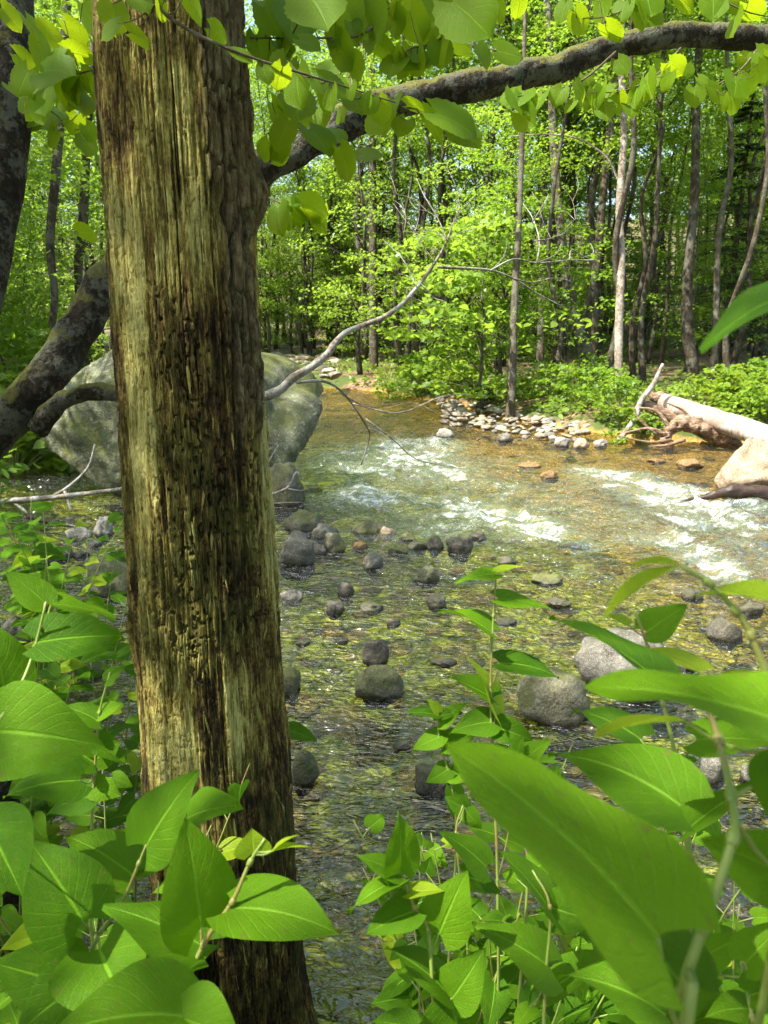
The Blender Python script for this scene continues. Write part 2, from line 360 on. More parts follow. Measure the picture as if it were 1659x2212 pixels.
X, Y = np.meshgrid(wx, wy); D = shore(X, Y)
fl = np.array((.9, -.44)); A = X*fl[0]+Y*fl[1]; B = -X*fl[1]+Y*fl[0]            # along and across the flow
fm = np.zeros_like(X)
for (px, py, rx, ry, s) in FOAM:
    bx, by, ex, ey = blob(px, py, rx, ry); fm = fm+s*(.88 if px > 1200 else 1.02)*np.exp(-(((X-bx)/ex)**2+((Y-by)/ey)**2))
wob = fbm(X*.8, Y*.8, o=3, seed=31)
turb = np.clip(fm, 0, 1.3)
rz_ = np.zeros_like(X)
for (px, py, rx, ry) in ((850, 1010, 200, 70), (1150, 1090, 260, 80), (1450, 1120, 260, 90), (1000, 1130, 260, 60), (1600, 1200, 160, 90)):
    bx, by, ex, ey = blob(px, py, rx, ry); rz_ = np.maximum(rz_, np.exp(-(((X-bx)/ex)**2+((Y-by)/ey)**2)**1.5))
turb = np.maximum(turb, .64*rz_)
Zw = .010*fbm(A*3, B*6, o=4, seed=41)+.014*fbm(X*1.2, Y*1.2, o=2, seed=44)
Zw += np.minimum(turb*1.3, 1.2)*(.15*fbm(A*1.6+wob, B*2.6, o=5, seed=42, g=.62)+.06*(1-np.abs(vn(A*2.6+wob*2, B*1.1, seed=46))))
Zw += .02*sst(.05, .3, turb)*fbm(A*4, B*7, o=3, seed=47)
rip = 1-np.abs(fbm(A*2.2+wob*.6, B*6.5, o=4, seed=48, g=.6))*2.4
foam = np.clip(.10*turb+.95*sst(.45, 1.3, turb*.55+.9*rip*np.minimum(turb, 1)+.3*vn(A*9, B*16, seed=49)*turb), 0, 1)
foam *= .55+.45*sst(-.45, .35, fbm(A*11, B*20, o=3, seed=52, g=.7))
Zw += foam*.02*fbm(X*14, Y*14, o=2, seed=50)
nx, ny = len(wx), len(wy)
i, j = np.meshgrid(np.arange(nx-1), np.arange(ny-1)); a = (j*nx+i).ravel()
keep = (D.ravel()[a] < .45); a = a[keep]; F = np.stack([a, a+1, a+nx+1, a+nx], -1)
used = np.unique(F); rm = np.full(nx*ny, -1); rm[used] = np.arange(len(used)); F = rm[F]
V = np.stack([X, Y, Zw], -1).reshape(-1, 3)[used]
t = NT('stream_water'); g = t.pos()
fa = t.attr('foam'); tb = t.attr('turb')
rot = t.n('ShaderNodeMapping'); rot.inputs['Rotation'].default_value = (0, 0, R(26)); rot.inputs['Scale'].default_value = (1, 2.1, 1); t.l(g, rot.inputs[0])
w1 = t.noise(rot.outputs[0], 3.4, 2, .5, 1.6); w2 = t.noise(rot.outputs[0], 20, 1.5, .5, 1.); w3 = t.noise(rot.outputs[0], 1.6, 2); w4 = t.noise(rot.outputs[0], 8, 1.5, .5, 2.)
hh = t.math('ADD', t.math('ADD', t.math('MULTIPLY', w1, 1.), t.math('MULTIPLY', w2, .10)), t.math('ADD', t.math('MULTIPLY', w3, 1.0), t.math('MULTIPLY', w4, .5)))
nb = t.bump(hh, t.math('ADD', .75, t.math('MULTIPLY', tb, .25), clamp=True), .125)
fr = t.n('ShaderNodeFresnel'); fr.inputs[0].default_value = 1.36; t.l(nb, fr.inputs[1])
tp = t.n('ShaderNodeBsdfTransparent')                       # ripple light and dark painted into the see-through tint, standing in for refraction
thick = t.ramp(t.math('ADD', t.math('MULTIPLY', w1, .45), t.math('ADD', t.math('MULTIPLY', w2, .25), t.math('MULTIPLY', w4, .55))), [(.54, (1., 1., .74)), (.64, (.88, .92, .57)), (.73, (.55, .63, .30))])
t.l(thick, tp.inputs[0])
gl = t.n('ShaderNodeBsdfGlossy'); gl.inputs['Roughness'].default_value = .04; t.l(nb, gl.inputs['Normal'])
mx = t.n('ShaderNodeMixShader'); t.l(t.math('ADD', t.math('MULTIPLY', fr.outputs[0], 1.7), .075, clamp=True), mx.inputs[0]); t.l(tp.outputs[0], mx.inputs[1]); t.l(gl.outputs[0], mx.inputs[2])
air = t.n('ShaderNodeBsdfDiffuse'); air.inputs[0].default_value = (.22, .27, .18, 1)                  # air churned into the rapids
ma = t.n('ShaderNodeMixShader'); t.l(t.math('MULTIPLY', t.ramp(t.math('ADD', t.math('MULTIPLY', tb, .45), t.math('MULTIPLY', w1, .7)), [(.48, 0), (.8, 1)]), .26), ma.inputs[0]); t.l(mx.outputs[0], ma.inputs[1]); t.l(air.outputs[0], ma.inputs[2]); mx = ma
lace = t.noise(rot.outputs[0], 17, 6, .72, 1.5); fine = t.noise(g, 70, 4, .7)
fa = t.ramp(t.math('ADD', fa, t.math('ADD', t.math('MULTIPLY', t.math('SUBTRACT', lace, .5), 2.7), t.math('MULTIPLY', t.math('SUBTRACT', fine, .5), .8))), [(.56, 0), (.85, .6), (1.4, 1)])
fp = t.principled((.52, .57, .54), .55, t.bump(t.noise(g, 60, 3), .6, .01), .4)
m2 = t.n('ShaderNodeMixShader'); t.l(t.math('MULTIPLY', fa, .64), m2.inputs[0]); t.l(mx.outputs[0], m2.inputs[1]); t.l(fp, m2.inputs[2])
MAT['water'] = t.surf(m2.outputs[0])
obj('stream_water', mesh('stream_water', V, F, attrs={'foam': foam.ravel()[used], 'turb': np.clip(turb, 0, 1).ravel()[used]}, mat=MAT['water']), kind='structure')

# ------------------------------------------------------------------ rocks
def ico(sub):
    import bmesh
    bm = bmesh.new(); bmesh.ops.create_icosphere(bm, subdivisions=sub, radius=1)
    v = np.array([p.co[:] for p in bm.verts]); f = np.array([[q.index for q in p.verts] for p in bm.faces]); bm.free(); return v, f
ICO = {k: ico(k) for k in (2, 3, 4, 5, 6)}
def rock_verts(sub, seed, facets=.35, rough=.16, nfac=9):
    v, f = ICO[sub]; rg = np.random.default_rng(seed); r = np.ones(len(v))
    for k in range(nfac):                                   # broken planes cut off the ball
        n = rg.normal(size=3); n /= np.linalg.norm(n); c = rg.uniform(.62, .95); dt = v@n
        lim = np.where(dt > 1e-3, c/np.maximum(dt, 1e-3), 9); r = np.minimum(r, 1-facets+facets*np.minimum(lim, 1) if facets < 1 else np.minimum(lim, 1))
    s = seed*3.7
    r = r*(1+rough*fbm(v[:, 0]*1.6+s, v[:, 1]*1.6, v[:, 2]*1.6, 5, seed))
    return v*r[:, None], f
def rock(name, label, cat, px, py, w, h, mat, sub=4, seed=None, aspect=.8, facets=.9, rough=.34, z=0., sink=.35, group=None, rz=None, deep=.0):
    """a stone whose waterline lies at the surveyed spot px, py; w, h its visible width and height"""
    p = G(px, py, z); d = depth_of(p); W_ = w*d/FPX; H_ = h*d/FPX
    seed = seed if seed is not None else int(px*7+py)
    v, f = rock_verts(sub, seed, facets, rough)
    v = v/np.abs(v).max(0); rz = rz if rz is not None else 0
    sx, sy = W_/2, W_*aspect/2; hz = H_/(1+(1-sink)) if sink < 1 else H_
    top = H_*1.0; hz = top/(1+(1-2*sink))
    v = v*np.array([sx, sy, hz]); c, s_ = math.cos(rz), math.sin(rz)
    v = np.stack([v[:, 0]*c-v[:, 1]*s_, v[:, 0]*s_+v[:, 1]*c, v[:, 2]], -1)
    o = obj(name, mesh(name, v, f, mat=MAT[mat]), label=label, category=cat)
    o.location = (p.x, p.y+sy*.75, z+top-hz-deep)
    if group: o['group'] = group
    return o
rock('boulder', 'huge grey lichen-spotted granite boulder at the water behind the dead tree', 'boulder', 385, 1078, 640, 372, 'boulder', 6, 5, .62, .95, .30, sink=.3)
rock('boulder', 'small mossy boulder leaning against the right foot of the huge granite boulder', 'boulder', 612, 1092, 95, 90, 'rock_green', 4, 8, .9)
rock('boulder', 'big tan sunlit boulder at the water beside the fallen birch log', 'boulder', 1652, 1066, 180, 112, 'rock_tan', 5, 21, .8, .92, .3)
RK = [  # px, waterline py, width, height, material, label
 (645, 1222, 98, 78, 'rock_grey', 'smooth pale grey rock standing highest just right of the dead trunk', .8),
 (655, 1148, 92, 50, 'rock_moss', 'mossy rock behind the smooth pale grey rock right of the trunk'),
 (803, 1230, 50, 34, 'rock_grey', 'small round grey-green cobble alone in shallow water right of the pale grey rock'),
 (920, 1260, 62, 34, 'rock_green', 'pale green rounded cobble in the middle of the shallows'),
 (993, 1198, 62, 46, 'rock_dark', 'dark angular rock at the edge of the rapids'),
 (745, 1288, 40, 34, 'rock_dark', 'small dark wet cobble left of the pale green cobble'),
 (722, 1328, 44, 30, 'rock_dark', 'little brown cobble barely above water near the trunk'),
 (946, 1314, 54, 30, 'rock_dark', 'black wet stone below the pale green cobble'),
 (802, 1322, 54, 18, 'rock_dark', 'flat dark stone awash right of the little brown cobble'),
 (627, 1300, 52, 22, 'rock_grey', 'flat grey stone touching the right edge of the dead trunk'),
 (852, 1352, 34, 16, 'rock_dark', 'tiny black stone awash above the upright brown rock'),
 (812, 1434, 60, 56, 'rock_dark', 'upright dark brown rock with a pointed top in midstream'),
 (820, 1510, 110, 62, 'rock_green', 'smooth olive rock lying in front of the upright brown rock'),
 (622, 1500, 60, 60, 'rock_moss', 'mossy rock half hidden by the dead trunk, upper one'),
 (655, 1700, 70, 82, 'rock_moss', 'mossy dark rock half hidden by the dead trunk, lower one'),
 (1203, 1560, 172, 104, 'rock_moss', 'rounded mottled brown boulder rising from the water by the right plants'),
 (1375, 1500, 240, 120, 'rock_grey', 'broad grey wet rock behind the leaves on the right'),
 (1548, 1690, 64, 96, 'rock_grey', 'grey rock seen between the stems on the right'),
 (1575, 1386, 82, 50, 'rock_dark', 'brown wet rock beneath the arching shoot on the right'),
 (1500, 1295, 46, 22, 'rock_dark', 'reddish stone at the foot of the white riffle'),
 (935, 1720, 90, 52, 'rock_dark', 'black wet rock among the small plants in the middle'),
 (700, 1164, 60, 32, 'rock_grey', None), (722, 1196, 50, 44, 'rock_moss', None), (790, 1158, 62, 32, 'rock_moss', None), (835, 1160, 42, 20, 'rock_tan', None),
 (880, 1168, 40, 16, 'rock_moss', None), (905, 1188, 50, 22, 'rock_green', None), (938, 1192, 46, 30, 'rock_dark', None), (775, 1188, 40, 18, 'rock_amber', None), (860, 1196, 46, 18, 'rock_moss', None),
 (690, 1200, 30, 20, 'rock_grey', None), (1030, 1170, 46, 20, 'rock_dark', None), (1100, 1220, 46, 16, 'rock_dark', None), (1190, 1262, 80, 16, 'rock_moss', None), (1210, 1310, 60, 12, 'rock_dark', None),
 (740, 1390, 30, 10, 'rock_dark', None), (655, 1395, 34, 12, 'rock_dark', None), (1095, 1350, 50, 12, 'rock_dark', None), (960, 1440, 60, 12, 'rock_dark', None), (870, 1620, 44, 14, 'rock_dark', None),
 (1630, 1330, 70, 26, 'rock_dark', None), (1490, 1450, 50, 20, 'rock_dark', None), (1640, 1700, 70, 40, 'rock_grey', None),
 # the sunny edge of the gravel bar
 (962, 946, 46, 20, 'rock_pale', 'flat pale rock alone in the amber shallows, farthest upstream'),
 (1092, 955, 36, 20, 'rock_grey', 'round grey rock at the tip of the pale cobble bar'),
 (1215, 966, 40, 22, 'rock_pale', 'first of three pale rocks in a row off the cobble bar'),
 (1258, 969, 36, 20, 'rock_tan', 'middle of three pale rocks in a row off the cobble bar'),
 (1300, 966, 32, 17, 'rock_pale', 'last of three pale rocks in a row, toward the log'),
 (1148, 1012, 56, 12, 'rock_amber', 'amber rock awash at the head of the rapids'),
 (1190, 1034, 44, 18, 'rock_amber', 'bright orange rock awash in the rapids'),
 (1500, 1010, 60, 16, 'rock_amber', 'amber rock awash by the tan boulder'), (1420, 1000, 50, 10, 'rock_amber', None),
 (690, 824, 120, 36, 'rock_dark', 'long dark rock upstream behind the bare branch'),
 (760, 838, 50, 14, 'rock_dark', None), (640, 800, 60, 20, 'rock_grey', None), (800, 842, 44, 12, 'rock_grey', None),
 # left side channel
 (165, 1165, 60, 26, 'rock_pale', None), (222, 1160, 50, 46, 'rock_pale', 'pale slab of rock left of the trunk under the boulder'), (130, 1208, 50, 22, 'rock_grey', None), (200, 1180, 40, 16, 'rock_grey', None),
 (95, 1225, 50, 22, 'rock_dark', None), (228, 1290, 110, 74, 'rock_green', 'sloping greenish slab against the left side of the dead trunk'), (60, 1270, 60, 26, 'rock_dark', None), (150, 1250, 46, 16, 'rock_grey', None),
 (110, 1320, 80, 40, 'rock_dark', None), (185, 1465, 76, 32, 'rock_moss', 'black mossy rock in the little cascade left of the trunk'), (85, 1450, 90, 60, 'rock_dark', None), (60, 1530, 70, 50, 'rock_grey', None), (30, 1400, 90, 60, 'rock_dark', None),
 (120, 1640, 60, 40, 'rock_grey', None), (240, 1640, 50, 30, 'rock_dark', None), (30, 1690, 80, 50, 'rock_dark', None), (200, 1240, 40, 16, 'rock_moss', None), (170, 1205, 36, 14, 'rock_dark', None), (245, 1215, 34, 20, 'rock_grey', None),
]
for k, q in enumerate(RK):
    px, py, w, h, m, lab = q[:6]
    if lab is None:
        side = px < 300
        lab = ('small wet stone in the shaded side channel left of the trunk' if side else 'small dark stone scattered in the shallows between trunk and rapids' if px < 1080 and py > 1000 else 'small stone awash near the sunny side of the stream')
        grp = 'stones in the side channel' if side else 'stones scattered in the stream'
    else: grp = None
    rock('rock', lab, 'rock', px, py, w, h, m, 4, 100+k*13, .62+.3*random.random(), .92, .36, sink=.43 if h < .5*w else .36, group=grp)
# cobble bar on the sunny side: each stone its own
rr = random.Random(3); base_rocks = []
for k in range(6):
    v, f = rock_verts(3, 400+k, .9, .34); base_rocks.append((v/np.abs(v).max(0), f))
bar_mesh = [[mesh('cobble', v*np.array([.5, .42, .3]), f, mat=MAT[m]) for (v, f) in base_rocks] for m in ('rock_pale', 'rock_tan', 'rock_grey')]
def cobble(px, py, sz, mi, z, lab, grp):
    p = G(px, py, z); s = sz*depth_of(p)/FPX
    o = obj('cobble', bar_mesh[mi][rr.randrange(6)], label=lab, category='stone', group=grp)
    o.location = (p.x, p.y, z+.12*s); o.scale = (s, s, s*rr.uniform(.5, .95)); o.rotation_euler = (rr.uniform(-.3, .3), rr.uniform(-.3, .3), rr.uniform(0, 6.3))
for k in range(290):
    u = rr.random(); px = 955+u*310+rr.uniform(-10, 10); py = 888+u*46+rr.gauss(0, 20)
    cobble(px, py, rr.choice((8, 10, 12, 15, 18, 22, 28)), rr.choice((0, 0, 1, 1, 2)), max(-.02, min(.10, .045-(py-888-u*46)*.0022)), 'pale dry cobble heaped on the sunny gravel bar', 'cobbles of the gravel bar')
for k in range(70):
    px = rr.uniform(560, 745); py = rr.uniform(762, 818)
    cobble(px, py, rr.choice((14, 20, 28, 40, 60)), rr.choice((0, 0, 1)), .40, 'pale sunlit stone on the bar far upstream', 'stones of the upstream bar')
# submerged cobbles on the bed
rg = np.random.default_rng(5); mb = MB(); cnt = 0
v0, f0 = [], None
while cnt < 800:
    yy = 2.5*(27/2.5)**rg.random(); xx = rg.uniform(-.62, .62)*yy+.2
    dd = float(shore(np.array([xx]), np.array([yy]))[0])
    if dd > -.15: continue
    s = .04+.13*rg.random()**2.4+.004*yy; v, f = base_rocks[rg.integers(6)]
    f2 = np.hstack([f, f[:, 2:3]]); zz = gz(xx, yy); th = rg.uniform(0, 6.3)
    hmax = min(.32*s, -zz-.015) if -zz > .05 else .02
    vv = v*np.array([s, s*.8, max(.015, hmax)]); vv = np.stack([vv[:, 0]*math.cos(th)-vv[:, 1]*math.sin(th), vv[:, 0]*math.sin(th)+vv[:, 1]*math.cos(th), vv[:, 2]], -1)
    mb.add(vv+np.array([xx, yy, zz]), f2[:, :3]); cnt += 1
t = NT('bed_cobble'); g = t.pos(); rnd = t.n('ShaderNodeNewGeometry').outputs['Random Per Island']
c = t.ramp(rnd, [(0, (.08, .056, .018)), (.25, (.26, .17, .05)), (.5, (.18, .16, .04)), (.75, (.34, .23, .075)), (1, (.20, .19, .07))])
c = t.mix(t.math('MULTIPLY', t.noise(g, 20, 4), .5), c, (.14, .12, .03)); MAT['bed_cobble'] = t.surf(t.principled(c, .7, t.bump(t.noise(g, 40, 3), .5, .01), .3))
obj('submerged_cobbles', mesh('submerged_cobbles', np.vstack(mb.v), np.vstack(mb.f), mat=MAT['bed_cobble']), kind='stuff', label='amber and olive cobbles lying on the stream bed under the water', category='cobbles')

# ------------------------------------------------------------------ the dead tree
TX, TY = -.50, 1.95
nth, nzz = 420, 1000
pu = np.linspace(-1, 1, nth, endpoint=False); ph = np.pi*(.62*pu+.38*pu**5)          # finer in front
zz = np.concatenate([np.linspace(-.45, 3.1, nzz-60, endpoint=False), np.linspace(3.1, 4.0, 60)])
PH, ZZ = np.meshgrid(ph, zz)
front = math.atan2(0-TY, 0-TX)                              # towards the viewer
s_ = np.sin(PH)                                             # -1 left edge .. 1 right edge, PH = 0 in front
vis = np.cos(PH) > -.2
rad = np.interp(ZZ, [-.45, .06, .5, 1.2, 2.3, 3.0, 4.0], [.30, .245, .226, .205, .183, .161, .138])
def row(z):                                                 # height on the trunk's front -> row of the survey
    k = (z-EYE)/1.76; cc = (k*CP+SP)/(CP-k*SP); return 1106-cc*FPX
ROW = row(ZZ)
cx_, cy_ = np.cos(PH), np.sin(PH); q = 6.
wv = fbm(cx_*2, cy_*2, ZZ*1.5, 3, 61)
fib = fbm(cx_*26+wv, cy_*26, ZZ*2.6, 4, 62, .6); fib2 = fbm(cx_*60, cy_*60, ZZ*7, 3, 63)
ridge = 1-np.abs(fbm(cx_*9+wv*.7, cy_*9, ZZ*.9, 3, 64))*3.2; crack = sst(.84, .98, ridge)*sst(-.1, .25, fbm(cx_*5, cy_*5, ZZ*2.2, 2, 81))
ridge2 = 1-np.abs(fbm(cx_*30+wv, cy_*30, ZZ*2.0, 3, 65))*3.; crack2 = sst(.82, .99, ridge2)*sst(-.15, .2, fbm(cx_*9, cy_*9, ZZ*4, 2, 82))
check = sst(.80, .97, 1-np.abs(fbm(cx_*5, cy_*5, ZZ*22+wv*.6, 3, 66))*3.)*sst(.05, .3, fbm(cx_*9, cy_*9, ZZ*7, 2, 67))
pit = np.maximum(sst(.38, .55, fbm(cx_*34, cy_*34, ZZ*50, 2, 68)), sst(.35, .5, fbm(cx_*17, cy_*17, ZZ*80, 2, 83))*.8)
chip = sst(.2, .32, fbm(cx_*11, cy_*11, ZZ*2.8, 4, 69, .6))
jag = fbm(cx_*7, cy_*7, ZZ*1.6, 4, 70, .6)
S = s_+jag*.16; RW = ROW+fbm(cx_*14, cy_*14, ZZ*2, 3, 71)*120
def zone(s0, s1, r0, r1, fs=.1, fr=60): return sst(s0-fs, s0+fs, S)*sst(s1+fs, s1-fs, S)*sst(r0-fr, r0+fr, RW)*sst(r1+fr, r1-fr, RW)
bark = np.maximum(zone(.36, 2, -3000, 430, .04, 50), zone(.48, .86, 300, 920, .04, 60))*sst(-.3, .1, np.cos(PH)+.6)
bark = np.clip(bark+sst(-.15, -.6, np.cos(PH)), 0, 1)
pale = np.maximum.reduce([zone(-.86, -.5, 380, 1080)*.95, zone(.8, 1.2, 820, 1340, .07), zone(-.85, -.2, 1400, 1500)*.6, zone(-.75, -.22, 1540, 1740)*1.0, zone(.16, .42, 1470, 1650, .06)*.9,
                          zone(-.4, .25, 100, 620)*.45, zone(-.5, 0, 1160, 1260)*.5, zone(.55, .75, 1000, 1250)*.4, zone(-.9, -.7, 1000, 1760)*.35])
dark = np.maximum.reduce([zone(-.1, .62, 680, 1330, .2, 90)*.85, zone(.2, 2, 1690, 3000, .1)*.85, zone(-2, 2, 1830, 3000)*.75, zone(-2, -.93, 0, 3000, .06)*.7, zone(0, .95, 1330, 1500, .2)*.55, zone(-.2, .1, 1430, 1640, .06)*.8])
rot_ = np.maximum(zone(-.5, .9, 640, 1420, .2, 80), zone(-1.2, 1, 1230, 1400)*.9)
pale = np.clip(pale*(.55+.8*sst(-.25, .25, fib+.3*jag)), 0, 1)
blocky = fbm(cx_*12, cy_*12, ZZ*9, 4, 72, .6); bcr = sst(.72, .95, 1-np.abs(fbm(cx_*10+.4*jag, cy_*10, ZZ*2.6, 3, 73))*2.6)
disp = (1-bark)*(.0045*fib+.0034*fib2-.015*crack-.008*crack2-.010*check*(.35+rot_)-.011*pit*(.25+rot_)+.010*chip*(.35+rot_)+.006*jag)
disp += bark*(.018+.014*blocky-.024*bcr+.005*fib2-.012*sst(.7, .95, 1-np.abs(fbm(cx_*7, cy_*7, ZZ*13, 3, 90))*2.6))
disp += .020*fbm(cx_*1.5, cy_*1.5, ZZ*1.1, 3, 74)+.010*fbm(cx_*4, cy_*4, ZZ*3.2, 3, 75)
# deep crack down the right side and the knot where a limb once sat
cl = np.exp(-((s_-(.52+.05*np.sin(ZZ*3)+.03*jag))/.022)**2)*sst(150, 260, ROW)*sst(980, 850, ROW)*(np.cos(PH) > 0)
disp -= .024*cl
disp += .03*np.exp(-(((ROW-380)/70)**2))*sst(.75, 1, s_)
# root flare
disp += .10*sst(.35, -.4, ZZ)*(.5+.5*np.cos(PH*5+1))
rr_ = rad+disp
ang = front+PH
V = np.stack([TX+rr_*np.cos(ang), TY+rr_*np.sin(ang), ZZ], -1).reshape(-1, 3)
i, j = np.meshgrid(np.arange(nth), np.arange(nzz-1)); F = np.stack([j*nth+i, j*nth+(i+1) % nth, (j+1)*nth+(i+1) % nth, (j+1)*nth+i], -1).reshape(-1, 4)
V = V-np.array([TX, TY, 0])
hol = np.clip(np.maximum.reduce([crack, crack2*.7, check*(.3+.7*rot_)*(1-bark), pit*rot_*.9, cl, bcr*bark*.9]), 0, 1)
t = NT('weathered_wood'); o = t.obj()
ap, ad, ab, ah = t.attr('pale'), t.attr('dark'), t.attr('bark'), t.attr('hollow')
f1 = t.noise(t.scale(o, (1, 1, .10)), 200, 4, .65, .3); fm_ = t.noise(t.scale(o, (1, 1, .2)), 60, 5, .62, .4); f3 = t.noise(t.scale(o, (1, 1, .42)), 11, 5, .65, .6); f4 = t.noise(o, 85, 4, .7)
v = t.math('ADD', t.math('ADD', t.math('MULTIPLY', f1, .95), t.math('MULTIPLY', fm_, .95)), t.math('ADD', t.math('MULTIPLY', f3, .9), t.math('MULTIPLY', f4, .45)))
v = t.math('ADD', v, t.math('SUBTRACT', t.math('MULTIPLY', ap, .36), t.math('MULTIPLY', ad, .24)))
v = t.math('SUBTRACT', v, 1.13)
wood = t.ramp(v, [(.10, (.010, .006, .003)), (.27, (.042, .026, .009)), (.40, (.115, .075, .021)), (.52, (.205, .155, .034)), (.65, (.35, .295, .072)), (.84, (.54, .49, .17))])
wood = t.mix(t.math('MULTIPLY', t.ramp(t.noise(o, 3.2, 4, .6), [(.48, 0), (.6, 1)]), .5), wood, t.mix(fm_, (.035, .042, .008), (.17, .17, .03)))
bk = t.ramp(t.noise(t.scale(o, (1, 1, .45)), 48, 6, .65), [(.3, (.045, .033, .015)), (.5, (.15, .115, .052)), (.68, (.28, .23, .12))])
bk = t.mix(t.ramp(t.noise(o, 13, 5, .7), [(.55, 0), (.64, .5)]), bk, (.15, .145, .05))
wood = t.mix(ab, wood, bk)
wood = t.mix(t.math('MULTIPLY', t.ramp(t.noise(o, 28, 4, .7), [(.58, 0), (.70, 1)]), .25), wood, (.20, .085, .03))
wood = t.mix(t.math('MULTIPLY', ah, .75), wood, (.03, .022, .010))
hb = t.math('ADD', t.math('ADD', f1, t.math('MULTIPLY', fm_, 1.3)), t.math('MULTIPLY', f4, .5))
MAT['dead_wood'] = t.surf(t.principled(wood, .88, t.bump(hb, 1., .012), .2))
dt = thing('dead_tree', 'thick dead tree trunk, stripped of bark, weathered olive and brown', 'tree', (TX, TY, 0))
# wood and bark as two parts
bf = (bark.ravel()[F].mean(1) > .5)
def sub(Fs, name):
    used = np.unique(Fs); rm = np.full(nth*nzz, -1); rm[used] = np.arange(len(used))
    return mesh(name, V[used], rm[Fs], attrs={k: a.ravel()[used] for k, a in (('pale', pale), ('dark', dark), ('bark', bark), ('hollow', hol))}, mat=MAT['dead_wood'])
obj('trunk', sub(F[~bf], 'trunk'), dt); obj('bark_sheet', sub(F[bf], 'bark_sheet'), dt, label='rough brown bark still clinging to the upper side of the trunk')
# loose splinters and bark flakes that stand off the wood
rs = random.Random(9); sp = MB()
for k in range(150):
    a = rs.uniform(-1.35, 1.35); z = EYE+rs.uniform(-1.9, .75); ii = int(np.searchsorted(zz, z)); jj = int(np.searchsorted(ph, a)) % nth
    if bark[ii, jj] > .4: continue
    r0 = rr_[ii, jj]; L = rs.uniform(.02, .07); w = rs.uniform(.0012, .004); lift = rs.uniform(.002, .012); an = front+a
    rd = np.array([math.cos(an), math.sin(an), 0]); tg = np.array([-math.sin(an), math.cos(an), 0]); up = np.array([0, 0, 1.])+tg*rs.uniform(-.2, .2)
    b = rd*(r0-.003)+np.array([0, 0, z]); e = b+up*L*rs.choice((1, -1))+rd*lift; m_ = (b+e)/2+rd*.002
    sp.tube([b, m_, e], [w, w*1.1, w*.25], 5, 4, cap=False)
me = sp.build('splinters', MAT['dead_wood'], {'pale': np.full(sp.n, .55), 'dark': np.zeros(sp.n), 'bark': np.zeros(sp.n), 'hollow': np.zeros(sp.n)})
obj('splinters', me, dt, kind='stuff')

# ------------------------------------------------------------------ leaves
def leaf_mesh(name, kind, seed, curl=.12, fold=.18, wave=.03, mat=None, nv=14, nu=8):
    rg = np.random.default_rng(seed); v = np.linspace(0, 1, nv); s = np.linspace(-1, 1, nu+1)
    if kind == 'knot':        # broad base, pointed tip
        w = .42*np.power(np.sin(np.pi*np.clip(v, 0, 1)**.52), .78)*(1-.30*v**2); w[0] = .19
        back = .075
    elif kind == 'lance':     # young narrow leaf
        w = .20*np.power(np.sin(np.pi*np.clip(v, 0, 1)**.75), .9); w[0] = .03; back = 0.
    else:                     # round toothed leaf with a heart-shaped base
        w = .54*np.power(np.sin(np.pi*np.clip(v, 0, 1)**.80), .58)*(1-.10*v**2)*(1-.45*sst(.72, 1., v)); w[0] = .20; back = .13
    w[-1] = .004
    VV, SS = np.meshgrid(v, s, indexing='ij'); WW = np.repeat(w[:, None], nu+1, 1)
    lo = rg.normal(size=6)
    asym = 1+.05*lo[0]*np.sign(SS)
    Xc = SS*WW*asym
    Yc = VV-back*np.abs(SS)**1.6*(1-VV)**3*2.2
    if kind == 'round':
        edge = np.abs(SS) > .99; tooth = np.where(np.arange(nv) % 2 == 0, 1.035, .965)[:, None]
        Xc = np.where(edge, Xc*tooth, Xc); Yc = np.where(edge, Yc+.012*((np.arange(nv) % 2)[:, None]*2-1), Yc)
    Zc = fold*np.abs(Xc)-curl*np.sin(np.pi*VV*.5)**2*1.0+curl*VV
    Zc = -curl*1.6*(VV-.5)**2+curl*.4+fold*(np.abs(Xc)-.9*Xc**2)
    Zc += wave*np.sin(VV*(7+2*lo[1])+lo[2]*3+np.sign(SS)*1.3)*np.abs(SS)**1.5+.02*lo[3]*SS*VV
    Zc += .012*np.abs(np.sin((VV-.3*np.abs(SS))*8.5*np.pi))*np.abs(SS)*(1-np.abs(SS))*2
    Xc = Xc+.05*lo[4]*VV*(1-VV)
    P = np.stack([Xc, Yc, Zc], -1).reshape(-1, 3); P -= P[nu//2]*np.array([1, 0, 1])
    uv = np.stack([SS*.5+.5, VV], -1).reshape(-1, 2)
    i, j = np.meshgrid(np.arange(nu), np.arange(nv-1)); a = (j*(nu+1)+i).ravel()
    return mesh(name, P, np.stack([a, a+1, a+nu+2, a+nu+1], -1), uv=uv, mat=mat)
KN = [leaf_mesh('leaf', 'knot', k, .10+.05*(k % 3), .10+.09*(k % 4), .02+.012*(k % 3), MAT['knot']) for k in range(7)]
KY = [leaf_mesh('leaf', 'knot', 30+k, .12, .35, .02, MAT['young']) for k in range(4)]
LN = [leaf_mesh('leaf', 'lance', 40+k, .15, .5, .02, MAT['young']) for k in range(3)]
RD = [leaf_mesh('leaf', 'round', 50+k, .10+.06*(k % 3), .05+.06*(k % 3), .03, MAT['broad'], 18, 8) for k in range(7)]
KNB = [leaf_mesh('leaf', 'knot', 70+k, .14, .22, .045, MAT['big'], 30, 16) for k in range(2)]
def leaf_M(base, tip, nrm, width):
    y = (tip-base); L = y.length; y.normalize(); x = y.cross(nrm).normalized(); z = x.cross(y)
    M = Matrix(((x.x*width, y.x*L, z.x*L, base.x), (x.y*width, y.y*L, z.y*L, base.y), (x.z*width, y.z*L, z.z*L, base.z), (0, 0, 0, 1)))
    return M
LR = random.Random(21)
ORG = Vector((0, 0, EYE))
